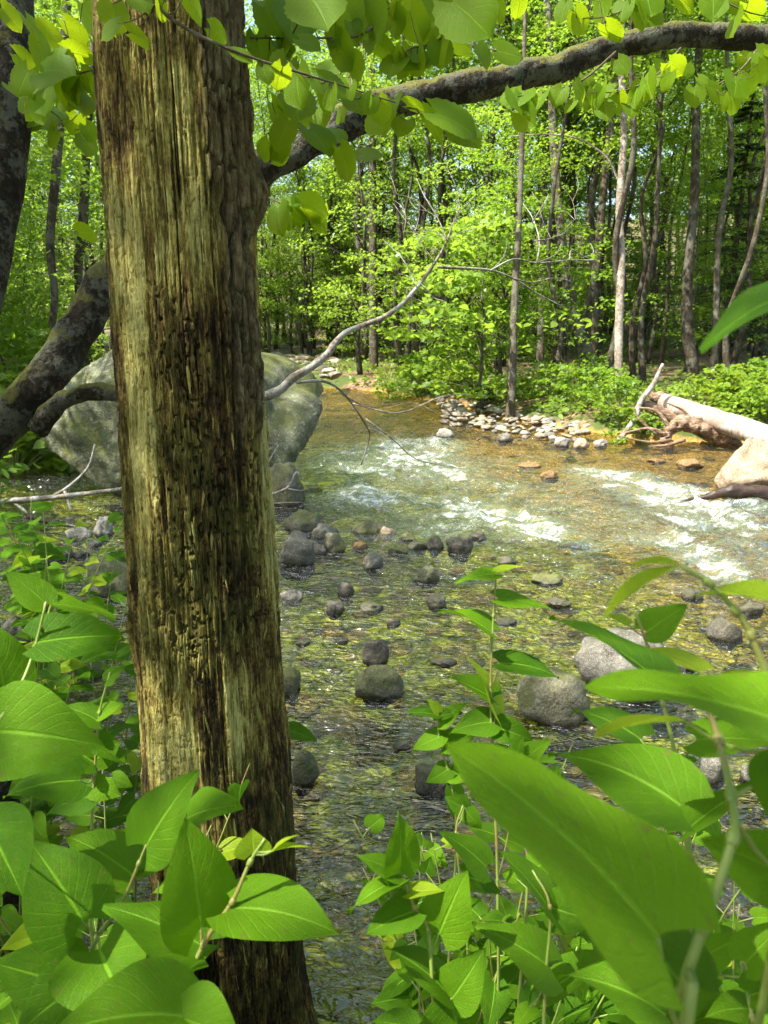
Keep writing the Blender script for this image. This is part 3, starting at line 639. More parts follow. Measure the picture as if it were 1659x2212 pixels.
def seen_leaf(parent, lib, b, tp, wpx, db, dtp=None, ratio=.76, flip=1):
    """leaf from its stalk end b to its tip, both surveyed, turned about its midrib until it looks wpx wide"""
    dtp = db if dtp is None else dtp
    B = U(*b, db); T = U(*tp, dtp); L = (T-B).length; true = L*ratio; seen = wpx*(db+dtp)/2/FPX
    if true < seen: true = seen
    view = (ORG-(B+T)/2).normalized(); y = (T-B).normalized(); n0 = (view-y*view.dot(y)).normalized()
    ang = math.acos(max(.12, min(1, seen/true)))
    c1 = Matrix.Rotation(ang, 3, y) @ n0; c2 = Matrix.Rotation(-ang, 3, y) @ n0
    n = c1 if (c1.z > c2.z) else c2
    if flip < 0: n = -n
    me = lib[LR.randrange(len(lib))]
    M = leaf_M(B, T, n, true/.8)
    inv = Matrix.Translation(-Vector(parent['_o'])) if '_o' in parent else parent.matrix_world.inverted()
    o = obj('leaf', me, parent); o.matrix_local = Matrix.Translation(-parent.location) @ M
    return B
def plant(label, stem, rad, leaves, depth, cat='plant', group=None, name='knotweed_plant'):
    """stem: (px, py, depth) from the ground up; leaves: (base, tip, width px[, depth base, depth tip, library])"""
    P = [U(*s) for s in stem]; root = P[0]
    g = Vector((root.x, root.y, min(root.z, gz(root.x, root.y)-.02)))
    if root.z-g.z > .05: P = [g, (g+root)/2+Vector((LR.uniform(-.02, .02), 0, 0))]+P
    t_ = thing(name, label, cat, g, group); mb = MB(); n = len(P)
    mb.tube([p-g for p in P], [rad*(1.25-.75*k/(n-1)) for k in range(n)], k=8)
    C, _ = smooth_path(P, [1]*n, 60)
    for k in range(n):                                     # swollen joints
        if k > 0 and k < n-1: pp = P[k]-g; dr = (P[k+1]-P[k-1]).normalized()*rad*1.3; mb.tube([pp-dr, pp, pp+dr], [rad*.9, rad*1.14, rad*.9], 5, 8)
    for lf in leaves:
        b, tp, w = lf[:3]; db = lf[3] if len(lf) > 3 and lf[3] else depth; dt_ = lf[4] if len(lf) > 4 and lf[4] else db; lib = lf[5] if len(lf) > 5 else KN
        B = seen_leaf(t_, lib, b, tp, w, db, dt_)
        dd = np.linalg.norm(C-np.array(B), axis=1); q = int(dd.argmin())
        if .004 < dd[q] < .16:
            q = max(0, q-3); A_ = Vector(C[q]); mid = (A_+B)/2+Vector((0, 0, -.1*(B-A_).length))
            mb.tube([A_-g, mid-g, B-g], [rad*.5, rad*.42, rad*.34], 6, 6)
    obj('stem', mb.build('stem', MAT['stem']), t_)
    return t_
H_ = KNB
plant('broad-leaved plant with one huge pale leaf filling the lower right corner', [(1474, 2290, .40), (1474, 2147, .40), (1520, 2000, .40), (1583, 1810, .41), (1580, 1720, .43), (1552, 1600, .46), (1530, 1530, .49)], .0034,
      [((1421, 2027), (962, 1612), 262, .37, .43, H_), ((1700, 1890), (1512, 1812), 150, .44, .46), ((1690, 1640), (1662, 1775), 90, .42, .40), ((1480, 2140), (1300, 1930), 130, .45, .5)], .4)
plant('shoot with a long blurred leaf reaching in beneath the arching stem on the right', [(1760, 1900, .42), (1740, 1700, .42), (1690, 1565, .42)], .003,
      [((1690, 1562), (1262, 1488), 118, .38, .44, H_), ((1480, 1560), (1285, 1592), 26, .5, .5, LN)], .42)
plant('slender arching shoot with narrow yellow-green young leaves, upper right of the plants', [(1720, 1760, .47), (1690, 1560, .47), (1622, 1372, .47), (1588, 1318, .47), (1530, 1258, .47), (1468, 1222, .47)], .0026,
      [((1466, 1222), (1362, 1226), 26, .47, .5, LN), ((1464, 1225), (1300, 1342), 46, .47, .48, LN), ((1700, 1302), (1503, 1286), 38, .46, .48, KY), ((1660, 1478), (1553, 1455), 28, .5, .52, LN)], .47)
plant('plant whose pointed blurred leaf enters at the right edge against the woods', [(1860, 1300, .5), (1850, 1000, .5), (1790, 740, .48), (1730, 640, .47)], .0025, [((1720, 625), (1512, 757), 74, .46, .46, KN)], .47)
plant('plant with a round leaf and a long folded leaf before the grey rock', [(1490, 2000, .85), (1470, 1700, .85), (1432, 1520, .86), (1400, 1400, .86), (1372, 1320, .86)], .003,
      [((1396, 1364), (1484, 1308), 74, .86, .86), ((1412, 1462), (1186, 1334), 44, .72, .8), ((1512, 1452), (1370, 1404), 38, .8, .84, KY), ((1382, 1596), (1240, 1534), 66, .9, .95), ((1470, 1742), (1184, 1628), 128, .62, .7), ((1505, 1598), (1690, 1606), 80, .8, .76),
       ((1360, 1350), (1310, 1330), 20, .88, .88, KY), ((1400, 1680), (1505, 1640), 60, .95, .95), ((1478, 1800), (1640, 1690), 60, .8, .8)], .86)
plant('tall slim plant with spaced pairs of leaves standing alone over the shallows', [(1075, 1900, 1.5), (1064, 1640, 1.5), (1060, 1480, 1.5), (1066, 1330, 1.5), (1072, 1240, 1.5)], .0032,
      [((1070, 1240), (982, 1260), 26), ((1074, 1238), (1133, 1224), 14, 1.5, 1.5, KY), ((1076, 1294), (1190, 1316), 34), ((1060, 1366), (946, 1320), 34), ((1078, 1432), (1208, 1464), 52), ((1064, 1510), (966, 1462), 46), ((1070, 1545), (1010, 1420), 34, 1.5, 1.5, KY),
       ((1064, 1560), (970, 1585), 60), ((1068, 1570), (1150, 1600), 60), ((1062, 1640), (1180, 1660), 56)], 1.5)
plant('bushy low plant left of the tall slim one in the middle', [(985, 1850, 1.55), (975, 1700, 1.55), (950, 1600, 1.55), (945, 1545, 1.55)], .003,
      [((945, 1545), (875, 1540), 26), ((950, 1560), (1008, 1520), 40), ((955, 1590), (890, 1620), 44), ((960, 1610), (1040, 1580), 50), ((970, 1660), (920, 1690), 46), ((975, 1680), (1050, 1660), 40), ((948, 1540), (920, 1510), 24, 1.55, 1.55, KY), ((975, 1700), (985, 1780), 44), ((950, 1548), (1000, 1540), 26)], 1.55)
plant('low plant with overlapping leaves behind the huge pale leaf', [(1140, 1900, 1.35), (1120, 1760, 1.35), (1110, 1660, 1.35)], .003,
      [((1110, 1660), (1190, 1600), 60), ((1112, 1670), (1040, 1640), 50), ((1118, 1700), (1210, 1700), 60), ((1118, 1720), (1060, 1760), 54), ((1125, 1770), (1200, 1770), 50), ((1110, 1650), (1130, 1590), 40)], 1.35)
plant('upright plant with a large rounded leaf at the bottom centre', [(945, 2300, .95), (935, 2150, .95), (925, 2010, .95), (895, 1960, .95), (870, 1890, .95)], .003,
      [((862, 1885), (858, 1752), 82), ((948, 2016), (1010, 1878), 118), ((900, 1968), (788, 2020), 78), ((868, 1900), (752, 1972), 44), ((962, 2142), (832, 2048), 76), ((976, 2156), (1048, 2046), 104), ((974, 2158), (1002, 2262), 124), ((880, 1930), (960, 1925), 34, .95, .95, KY), ((866, 1890), (770, 1850), 50)], .95)
plant('plant with a wavy pointed leaf above the dark gap in the bottom middle', [(1170, 2320, 1.0), (1178, 2120, 1.0), (1188, 1960, 1.0), (1150, 1880, 1.02)], .0028,
      [((1190, 2092), (1028, 1998), 98), ((1186, 1964), (1074, 1838), 56), ((1180, 2150), (1330, 2060), 70, 1.05, 1.05), ((1190, 1960), (1300, 1990), 90, 1.02, 1.0), ((1150, 1882), (1240, 1830), 60, 1.1, 1.1)], 1.0)
plant('small plant with two round leaves over the reflecting water', [(1010, 2050, 1.3), (1000, 1950, 1.3), (985, 1800, 1.3), (1000, 1740, 1.3)], .0024,
      [((1050, 1872), (952, 1796), 66, 1.25), ((1003, 1745), (960, 1722), 44, 1.35), ((1005, 1750), (1040, 1790), 40, 1.35), ((920, 1885), (930, 1850), 38, 1.4), ((1000, 1890), (1080, 1930), 50, 1.25)], 1.3)
plant('plant with a broad shiny leaf along the bottom edge, right of centre', [(1420, 2330, .8), (1430, 2250, .8), (1435, 2190, .8)], .003,
      [((1436, 2192), (1204, 2106), 120, .75, .78), ((1440, 2190), (1560, 2120), 80, .8, .8), ((1430, 2230), (1300, 2290), 90, .8, .8), ((1440, 2230), (1640, 2190), 90, .8, .8)], .8)
plant('dark leaved plant at the right edge below the stems', [(1640, 2330, .7), (1625, 2200, .7), (1600, 2080, .72)], .0028,
      [((1500, 2082), (1622, 2020), 78, .75, .75), ((1610, 2080), (1700, 1990), 90, .7, .7), ((1620, 2150), (1700, 2120), 80, .7), ((1620, 2180), (1520, 2200), 60, .72)], .7)
plant('leaf poking out beside the right edge of the dead trunk', [(560, 1900, 2.5), (585, 1700, 2.45), (608, 1590, 2.4)], .003, [((620, 1578), (685, 1602), 36, 2.4)], 2.4)
plant('plant with two big heart-shaped leaves at the foot of the dead trunk', [(360, 2330, .82), (383, 2185, .82), (440, 2040, .82), (502, 1948, .82), (540, 1862, .82), (572, 1812, .82)], .0034,
      [((435, 2003), (398, 1764), 168), ((500, 1962), (736, 2020), 142, .82, .8), ((434, 2042), (222, 1958), 118, .84, .86), ((547, 1844), (543, 1790), 78, .82, .82, KY), ((583, 1842), (672, 1832), 22, .82, .82, LN), ((590, 1838), (648, 1804), 10, .82, .82, LN), ((392, 2196), (60, 2262), 172, .72, .68), ((392, 2200), (524, 2262), 150, .72, .7)], .82)
plant('plant with a tall leaf overlapping the left side of the dead trunk', [(180, 2250, .95), (200, 2050, .95), (262, 1952, .95), (300, 1865, .95), (316, 1825, .95)], .003,
      [((315, 1827), (430, 1663), 128), ((404, 1768), (522, 1740), 82, 1.05, 1.0), ((178, 1990), (60, 1813), 178, .92, .95), ((285, 1890), (138, 1806), 120, 1.02, 1.05), ((300, 1870), (420, 1850), 70, 1.05, 1.05), ((215, 2050), (300, 2215), 215, .9, .82), ((150, 2130), (-20, 2080), 160, .92, .9), ((190, 2110), (30, 2240), 150, .9, .85)], .95)
plant('plant at the left edge with a very large horizontal leaf', [(-80, 1950, .95), (-40, 1700, .95), (-15, 1585, .95), (45, 1480, .97), (75, 1400, 1.0), (100, 1300, 1.0)], .0032,
      [((-14, 1578), (224, 1612), 205, .95, .95), ((78, 1388), (262, 1374), 106, 1.0, 1.05), ((12, 1496), (-40, 1330), 130, .98, .98), ((96, 1302), (12, 1234), 70, 1.05), ((110, 1305), (248, 1340), 26, 1.05, 1.1), ((-30, 1780), (48, 1935), 160, .85, .82), ((40, 1500), (60, 1470), 20, 1., 1., KY)], .95)
plant('slim upright plant left of the trunk with paired leaves', [(195, 2000, 1.3), (198, 1790, 1.3), (205, 1660, 1.3), (215, 1540, 1.3), (238, 1452, 1.3)], .003,
      [((172, 1686), (6, 1722), 100, 1.2, 1.15), ((215, 1560), (130, 1525), 50), ((216, 1545), (268, 1520), 34), ((206, 1640), (262, 1600), 60), ((205, 1650), (120, 1610), 56), ((202, 1700), (262, 1720), 56), ((200, 1720), (100, 1760), 60), ((230, 1470), (270, 1440), 30), ((206, 1600), (270, 1650), 50)], 1.3)

# random plants that fill the shaded bank
def wild_plant(x, y, h, nl, ls, label, group, lean=None, name='knotweed_plant'):
    z0 = gz(x, y)-.02; rl = LR; az = rl.uniform(0, 6.28) if lean is None else lean; ln = rl.uniform(.1, .35)*h
    t_ = thing(name, label, 'plant', (x, y, z0), group); P = []; m = 6
    for k in range(m):
        u = k/(m-1); P.append(Vector((math.cos(az)*ln*u**1.8+rl.uniform(-.012, .012), math.sin(az)*ln*u**1.8+rl.uniform(-.012, .012), h*u)))
    mb = MB(); mb.tube(P, [.004*(1.2-.8*k/(m-1))*(.6+.4*h) for k in range(m)], k=6)
    C, _ = smooth_path(P, [1]*m, 40)
    for k in range(nl):
        u = .25+.75*(k+.5)/nl; q = Vector(C[min(39, int(u*39))]); a = az+k*2.4+rl.uniform(-.4, .4); L = ls*rl.uniform(.7, 1.15)*(1 if u < .85 else .65)
        d = Vector((math.cos(a), math.sin(a), rl.uniform(-.35, .25))).normalized(); b = q+d*.03+Vector((0, 0, .012))
        n = (Vector((0, 0, 1))+Vector((rl.uniform(-.5, .5), rl.uniform(-.7, .2), 0))).normalized()
        n = (n-d*n.dot(d)).normalized()
        obj('leaf', (KN if rl.random() < .86 else KY)[rl.randrange(4)], t_, leaf_M(b, b+d*L, n, L*.95))
        mb.tube([q, b], [.0018, .0014], 2, 5, cap=False)
    obj('stem', mb.build('stem', MAT['stem']), t_)
def top_at(px, py, y):
    r = ray(px, py); d = y/r.y; return r.x*d, EYE+r.z*d
def thicket(n, x0, x1, y0, y1, d0, d1, ls, label, group, nl):
    for k in range(n):
        px = LR.uniform(x0, x1); py = LR.uniform(y0, y1); y = d0+(d1-d0)*((y1-py)/(y1-y0)*.75+LR.random()*.25); x, z = top_at(px, py, y)
        if (x-TX)**2+(y-TY)**2 < .36**2: continue
        h = max(.2, z-gz(x, y)); lab = label
        if x0 > 600: lab += ', '+('left of the large rounded leaf' if px < 900 else 'below the tall slim plant' if px < 1120 else 'under the huge pale leaf' if px < 1420 else 'by the thick stem' if px < 1590 else 'at the right edge')+(', lower down' if py > (y0+y1)/2 else '')
        else: lab += ', '+('at the left edge' if px < 60 else 'midway to the trunk' if px < 160 else 'close to the dead trunk')+(', lower down' if py > (y0+y1)/2 else '')
        wild_plant(x, y, min(h, 1.5), nl+(1 if h > .6 else 0)+(2 if h > 1 else 0), ls, lab, group)
thicket(19, -60, 330, 1700, 2180, .85, 1.7, .115, 'leafy plant in the lower left thicket', 'thicket at the foot of the dead tree', 7)
thicket(20, -60, 240, 1240, 1700, 1.7, 3.2, .12, 'leafy plant before the side channel', 'plants before the side channel', 7)
thicket(9, -60, 150, 1000, 1240, 3.0, 4.6, .13, 'leafy plant below the boulder', 'plants on the stony left bank', 8)
thicket(7, -40, 150, 560, 780, 4.0, 5.2, .19, 'tall broad-leaved weed before the boulder', 'tall weeds by the boulder', 11)
thicket(26, 800, 1700, 1850, 2200, .9, 1.55, .10, 'low leafy undergrowth plant', 'undergrowth along the near bank', 7)
thicket(16, 1000, 1700, 1640, 1850, 1.3, 1.8, .10, 'taller leafy undergrowth plant', 'taller undergrowth on the near bank', 7)
# ------------------------------------------------------------------ the live trees around: leaning limb, left trunk, bare branch, overhanging twigs
def leafy_twig(parent, name, path, rad, leaves, depth, mat='twig', lab=None):
    P = [U(*p) for p in path]; g = parent.location; mb = MB(); n = len(P)
    mb.tube([p-g for p in P], [rad*(1-.65*k/(n-1)) for k in range(n)], k=7)
    C, _ = smooth_path(P, [1]*n, 80)
    br = obj(name, None, parent)
    leaves = list(leaves)
    for q_ in range(max(5, int(len(leaves)*.9))):
        i0 = LR.randrange(len(path)-1); u_ = LR.random(); (xa, ya, da), (xb, yb, db_) = path[i0], path[i0+1]
        leaves.append((xa+(xb-xa)*u_+LR.uniform(-35, 35), ya+(yb-ya)*u_+LR.uniform(5, 55), LR.uniform(42, 74), LR.uniform(50, 130), da+(db_-da)*u_))
    for lf in leaves:
        cx, cyy, sz, ang = lf[:4]; sz = sz*.78; ang = ang+LR.uniform(-18, 18); d = lf[4] if len(lf) > 4 else depth; ar = lf[5] if len(lf) > 5 else LR.uniform(.5, 1)
        a = R(ang); hx, hy = math.cos(a)*sz/2, math.sin(a)*sz/2
        dd = LR.uniform(-.3, .3)*sz*d/FPX
        b = (cx-hx, cyy-hy); tp = (cx+hx, cyy+hy)
        B = U(*b, d-dd); T = U(*tp, d+dd); L = (T-B).length; view = (ORG-B).normalized(); y = (T-B).normalized(); n0 = (view-y*view.dot(y)).normalized()
        n1 = Matrix.Rotation(math.acos(ar)*LR.choice((-1, 1)), 3, y) @ n0
        if n1.z < 0 and LR.random() < .8: n1 = -n1
        o = obj('leaf', RD[LR.randrange(len(RD))], br); o.matrix_local = Matrix.Translation(-g) @ leaf_M(B, T, n1, L*1.0)
        q = np.linalg.norm(C-np.array(B), axis=1); k = int(q.argmin())
        if q[k] < .22: mb.tube([Vector(C[k])-g, (Vector(C[k])+B)/2-g-Vector((0, 0, .008)), B-g], [.0016, .0013, .0011], 5, 5, cap=False)
    br.data = None
    me = mb.build(name, MAT[mat]); parent_loc = br.location
    o2 = obj('twig', me, br)
    if lab: br['label'] = lab
    return br
lt_pts = [(-330, 1290, 2.5), (-150, 1090, 2.55), (0, 925, 2.6), (70, 850, 2.62), (135, 765, 2.65), (205, 655, 2.7), (300, 525, 2.75), (400, 448, 2.8), (520, 385, 2.85), (600, 345, 2.88), (700, 288, 2.9), (800, 240, 2.92), (880, 215, 2.95), (1000, 190, 2.97), (1100, 166, 3.0), (1200, 148, 3.05), (1290, 112, 3.1), (1400, 84, 3.1), (1500, 74, 3.15), (1600, 80, 3.2), (1720, 72, 3.25), (1900, 20, 3.3), (2250, -120, 3.45), (2700, -420, 3.6)]
lt_w = [122, 118, 112, 108, 104, 100, 98, 96, 94, 92, 88, 82, 80, 78, 76, 76, 70, 62, 60, 58, 54, 46, 36, 18]
lp = [U(*p) for p in lt_pts]; lr = [w*.40*p[2]/FPX for w, p in zip(lt_w, lt_pts)]
gbase = Vector((lp[0].x-.25, lp[0].y+.05, gz(lp[0].x-.25, lp[0].y+.05)-.15)); 
lean = thing('leaning_tree', 'dark mossy tree leaning across behind the dead trunk, its limb reaching far right', 'tree', gbase)
mb = MB(); mb.tube([gbase-gbase]+[p-gbase for p in lp], [.11]+lr, 300, 44, .34, 4, 12)
obj('trunk', mb.build('trunk', MAT['bark_mossy']), lean)
# bare dead branch that leaves the leaning trunk low down and comes out right of the dead tree
mb = MB(); K = lambda pts: [U(*p)-gbase for p in pts]
bd = [(80, 925, 2.6), (128, 872, 2.55), (172, 852, 2.5), (240, 848, 2.48), (420, 868, 2.45), (575, 856, 2.42), (640, 812, 2.42), (700, 772, 2.44), (745, 720, 2.46), (830, 684, 2.5), (885, 640, 2.52), (940, 566, 2.55), (966, 520, 2.56)]
mb.tube(K(bd[:5]), [w/2*2.5/FPX for w in (52, 42, 38, 36, 28)], 40, 14, .4, 3, 18)
obj('branch_stub', mb.build('branch_stub', MAT['bark_mossy']), lean); mb = MB()
mb.tube(K(bd[4:]), [w/2*2.45/FPX for w in (27, 21, 18, 15, 13, 11, 9, 7, 5)], 110, 12, .34, 3, 26)
tw = [([(640, 826), (700, 824), (745, 852), (790, 918), (798, 945), (780, 1004)], 9), ([(762, 872), (860, 892), (950, 858), (1015, 850)], 5), ([(790, 905), (850, 950), (900, 992), (985, 1010)], 5), ([(795, 925), (860, 950), (930, 985)], 3), ([(735, 850), (800, 880), (890, 870), (960, 905), (1020, 960)], 4),
      ([(945, 577), (1010, 580), (1060, 584), (1110, 602), (1160, 634), (1215, 662)], 9), ([(966, 520), (945, 470), (915, 420), (900, 385)], 5), ([(966, 520), (985, 470), (1030, 420)], 5), ([(940, 566), (905, 520), (870, 455)], 4), ([(966, 520), (940, 500), (890, 490), (850, 440)], 4), ([(985, 470), (990, 420), (975, 380)], 3),
      ([(1060, 584), (1110, 560), (1160, 568), (1230, 562), (1292, 562)], 6), ([(1160, 568), (1165, 520), (1150, 470), (1130, 440)], 5), ([(1155, 520), (1190, 515), (1215, 500)], 4), ([(1230, 562), (1235, 540), (1262, 555), (1282, 545), (1275, 525)], 5), ([(1160, 568), (1200, 550), (1215, 520)], 4), ([(1150, 480), (1175, 440), (1185, 420)], 4),
      ([(885, 640), (930, 660), (960, 650)], 4), ([(830, 684), (870, 660), (880, 620)], 4), ([(1110, 602), (1150, 610), (1200, 600), (1240, 610)], 4), ([(966, 520), (1000, 500), (1050, 490)], 3), ([(900, 620), (870, 560), (830, 520)], 4), ([(640, 818), (610, 830), (585, 850)], 12)]
rt = random.Random(5)
for k in range(30):
    pts0, _w = rt.choice(tw[5:]); x0, y0 = rt.choice(pts0[1:]); a0 = rt.uniform(-2.9, -.2); L0 = rt.uniform(25, 80); c0 = rt.uniform(-.7, .7)
    tw.append(([(x0, y0), (x0+L0*.5*math.cos(a0), y0+L0*.5*math.sin(a0)), (x0+L0*.5*math.cos(a0)+L0*.5*math.cos(a0+c0), y0+L0*.5*math.sin(a0)+L0*.5*math.sin(a0+c0))], 1.9))
for pts, w in tw: mb.tube(K([(x, y, 2.5+.05*k) for k, (x, y) in enumerate(pts)]), [w*.36*2.5/FPX*(1-.6*k/(len(pts)-1)) for k in range(len(pts))], k=6, rough=.3, freq=40)
obj('dead_branch', mb.build('dead_branch', MAT['dead_twig']), lean, label='bare silvery dead branch with fine curling twigs')
leafy_twig(lean, 'leafy_branch', [(1330, 112, 3.05), (1260, 172, 2.95), (1190, 196, 2.9), (1090, 212, 2.85)], .005,
           [(1118, 226, 70, 80), (1165, 222, 54, 110), (1205, 212, 58, 100), (1250, 205, 62, 70), (1148, 238, 44, 60), (1230, 232, 44, 120)], 2.85)
leafy_twig(lean, 'leafy_branch', [(1470, 104, 3.1), (1420, 160, 3.0), (1350, 196, 2.95), (1270, 200, 2.9)], .005,
           [(1290, 222, 60, 95), (1335, 226, 58, 80), (1375, 214, 60, 110), (1405, 190, 62, 75), (1440, 178, 60, 95), (1310, 200, 46, 150), (1360, 240, 44, 60), (1460, 150, 54, 30)], 2.95)
leafy_twig(lean, 'leafy_branch', [(1640, 100, 3.2), (1600, 150, 3.1), (1540, 186, 3.0), (1480, 190, 3.0)], .005,
           [(1500, 212, 60, 100), (1545, 206, 60, 70), (1585, 190, 62, 80), (1622, 186, 56, 110), (1645, 160, 58, 60), (1520, 180, 44, 40), (1565, 225, 46, 100)], 3.0)
# second trunk at the left edge
l2 = [(-120, 900, 2.25), (-60, 640, 2.25), (-32, 520, 2.25), (-12, 400, 2.26), (10, 250, 2.28), (16, 100, 2.3), (10, -80, 2.35), (0, -300, 2.4)]
lp2 = [U(*p) for p in l2]; g2 = Vector((lp2[0].x-.1, lp2[0].y, gz(lp2[0].x-.1, lp2[0].y)-.15))
left = thing('live_tree', 'dark smooth-barked trunk cut off by the left edge of the picture', 'tree', g2)
mb = MB(); mb.tube([Vector((0, 0, 0))]+[p-g2 for p in lp2], [.12]+[w/2*2.28/FPX for w in (128, 118, 112, 110, 112, 112, 112, 110)], 160, 36, .14, 6, 10)
obj('trunk', mb.build('trunk', MAT['bark_mossy']), left)
leafy_twig(left, 'leafy_branch', [(30, 190, 2.1), (90, 190, 1.95), (150, 165, 1.85), (205, 150, 1.8), (250, 140, 1.75)], .004,
           [(25, 45, 90, 40, 1.9), (75, 75, 100, 50, 1.9), (95, 130, 110, 70, 1.85), (60, 135, 80, 20, 1.9), (130, 105, 96, 30, 1.85), (165, 75, 100, 60, 1.8), (180, 120, 90, 20, 1.8), (190, 180, 80, 70, 1.85), (150, 205, 96, 90, 1.85), (100, 215, 96, 100, 1.9), (85, 245, 70, 80, 1.9), (170, 225, 70, 60, 1.85), (130, 160, 90, 10, 1.8), (260, 140, 66, 5, 1.68, .45), (50, 180, 80, 100, 1.9), (190, 40, 90, 80, 1.85)], 1.85)
leafy_twig(left, 'leafy_branch', [(40, 240, 2.2), (110, 240, 2.3), (170, 300, 2.4), (205, 325, 2.4)], .003,
           [(185, 320, 50, 80), (120, 260, 60, 100), (195, 290, 56, 60), (190, 505, 50, 20), (160, 270, 60, 100)], 2.35)
# twigs overhanging from a branch out of the picture
ov = thing('overhanging_branch', 'thin leafy twig hanging from above in front of the dead trunk', 'branch', U(300, -160, 1.35))
leafy_twig(ov, 'leafy_branch', [(300, -160, 1.35), (335, 0, 1.38), (400, 60, 1.4), (480, 100, 1.42), (560, 130, 1.45), (650, 158, 1.5), (760, 192, 1.55), (855, 222, 1.6)], .0042,
           [(248, 45, 95, 85, 1.45), (237, 70, 66, 150, 1.4, .5), (302, 84, 68, 30, 1.42, .55), (415, 18, 76, 60, 1.4), (472, 76, 64, 60, 1.42, .8), (524, 126, 72, 35, 1.44, .45), (648, 195, 112, 95, 1.6), (718, 192, 98, 30, 1.58, .6), (610, 165, 90, 110, 1.62), (820, 244, 78, 70, 1.62, .9), (700, 225, 70, 60, 1.6), (770, 230, 60, 80, 1.62)], 1.5)
ov2 = thing('overhanging_branch', 'leafy branch hanging over the stream beside the trunk, its leaves glowing yellow-green', 'branch', U(860, -200, 1.9))
leafy_twig(ov2, 'leafy_branch', [(860, -200, 1.9), (830, 0, 1.88), (790, 70, 1.85), (700, 82, 1.8), (540, 82, 1.75)], .005,
           [(688, 28, 115, 75, 1.55, .95), (590, 50, 100, 60, 1.75), (560, 110, 90, 80, 1.78), (625, 60, 90, 100, 1.75), (600, 20, 90, 40, 1.8), (670, 100, 70, 20, 1.7, .6), (740, 120, 100, 80, 1.8), (760, 40, 110, 60, 1.85), (720, 75, 90, 110, 1.8), (800, 60, 100, 80, 1.85), (770, 150, 70, 70, 1.8, .7), (830, 110, 96, 50, 1.9), (660, 60, 90, 120, 1.8), (575, 150, 70, 100, 1.8), (800, 10, 90, 50, 1.9), (850, 50, 90, 80, 1.9)], 1.8)
leafy_twig(ov2, 'leafy_branch', [(1100, -180, 1.9), (1010, 20, 1.85), (940, 90, 1.85), (880, 110, 1.85), (870, 170, 1.9)], .004,
           [(1020, 45, 150, 62, 1.6, .95), (960, 30, 110, 60, 1.8), (1042, 128, 84, 75, 1.75), (1102, 118, 76, 20, 1.75, .6), (908, 140, 64, 60, 1.85, .7), (950, 120, 80, 100, 1.85), (900, 60, 100, 80, 1.9), (985, 100, 90, 30, 1.9), (1118, 18, 66, 95, 2.0), (890, 10, 90, 60, 1.95), (930, 70, 80, 130, 1.9), (1070, 20, 90, 60, 1.9)], 1.85)
ov3 = thing('overhanging_branch', 'short twig with big drooping leaves crossing the mossy limb', 'branch', U(760, 120, 2.2))
leafy_twig(ov3, 'leafy_branch', [(760, 120, 2.2), (770, 230, 2.0), (860, 230, 1.85), (900, 236, 1.8)], .004,
           [(985, 272, 140, 28, 1.75, .55), (935, 276, 96, 45, 1.78, .45), (1010, 296, 96, 42, 1.8, .65), (900, 235, 60, 20, 1.8, .5)], 1.8)
leafy_twig(ov3, 'leafy_branch', [(760, 120, 2.2), (690, 200, 2.1), (640, 255, 2.0), (575, 290, 1.98)], .0035,
           [(612, 296, 96, 100, 1.9), (690, 312, 100, 60, 1.85, .6), (742, 358, 96, 80, 1.85), (600, 250, 80, 60, 1.95), (720, 300, 80, 40, 1.9, .5), (575, 330, 60, 100, 1.95), (800, 340, 90, 15, 1.95, .35), (640, 235, 80, 100, 1.95)], 1.9)
leafy_twig(ov3, 'leafy_branch', [(570, 420, 2.25), (610, 440, 2.2), (650, 445, 2.2), (700, 440, 2.2)], .003,
           [(606, 480, 80, 95, 2.1), (680, 455, 76, 30, 2.15, .8), (690, 485, 66, 40, 2.2, .6), (640, 440, 60, 10, 2.2, .5)], 2.15)
ov4 = thing('overhanging_branch', 'sprig of leaves hanging into the upper right corner above the limb', 'branch', U(1420, -220, 2.4))
leafy_twig(ov4, 'leafy_branch', [(1420, -220, 2.4), (1400, -40, 2.4), (1330, 30, 2.4), (1250, 40, 2.4)], .004,
           [(1255, 50, 70, 80), (1300, 18, 74, 60), (1345, 30, 66, 90), (1400, 10, 74, 70), (1215, 30, 64, 100)], 2.4)
leafy_twig(ov4, 'leafy_branch', [(1420, -220, 2.4), (1520, -40, 2.4), (1600, 20, 2.4), (1680, 40, 2.4)], .004,
           [(1480, 12, 70, 60), (1540, 22, 70, 100), (1590, 8, 70, 70), (1630, 26, 60, 60)], 2.4)

# ------------------------------------------------------------------ far bank: log, driftwood, stick
lg = thing('fallen_log', 'fallen birch log with peeling white bark resting on the far bank', 'log', G(1640, 985))
A_ = U(1432, 868, depth_of(G(1432, 945))); B_ = U(1700, 958, depth_of(G(1690, 985))); g = lg.location
dr = (B_-A_).normalized(); B_ = B_+dr*1.2
mb = MB(); L_ = (B_-A_).length
mb.tube([Vector((x, 0, 0)) for x in np.linspace(0, L_, 6)], [.17, .19, .2, .2, .21, .22], 60, 20, .1, 3, 3)
lo = obj('trunk', mb.build('trunk', MAT['birch']), lg); lo.matrix_local = Matrix.Translation(A_-g) @ dr.to_track_quat('X', 'Z').to_matrix().to_4x4()
mb = MB(); e = U(1405, 850, depth_of(A_)); mb.tube([A_-g+Vector((.1, 0, 0)), (A_+e)/2-g, e-g], [.15, .12, .05], 12, 10, .5, 4, 9); obj('broken_end', mb.build('broken_end', MAT['drift']), lg)
sd = thing('driftwood', 'slim weathered trunk lying below the birch log', 'log', G(1500, 960)); g = sd.location; dd = depth_of(G(1500, 950))
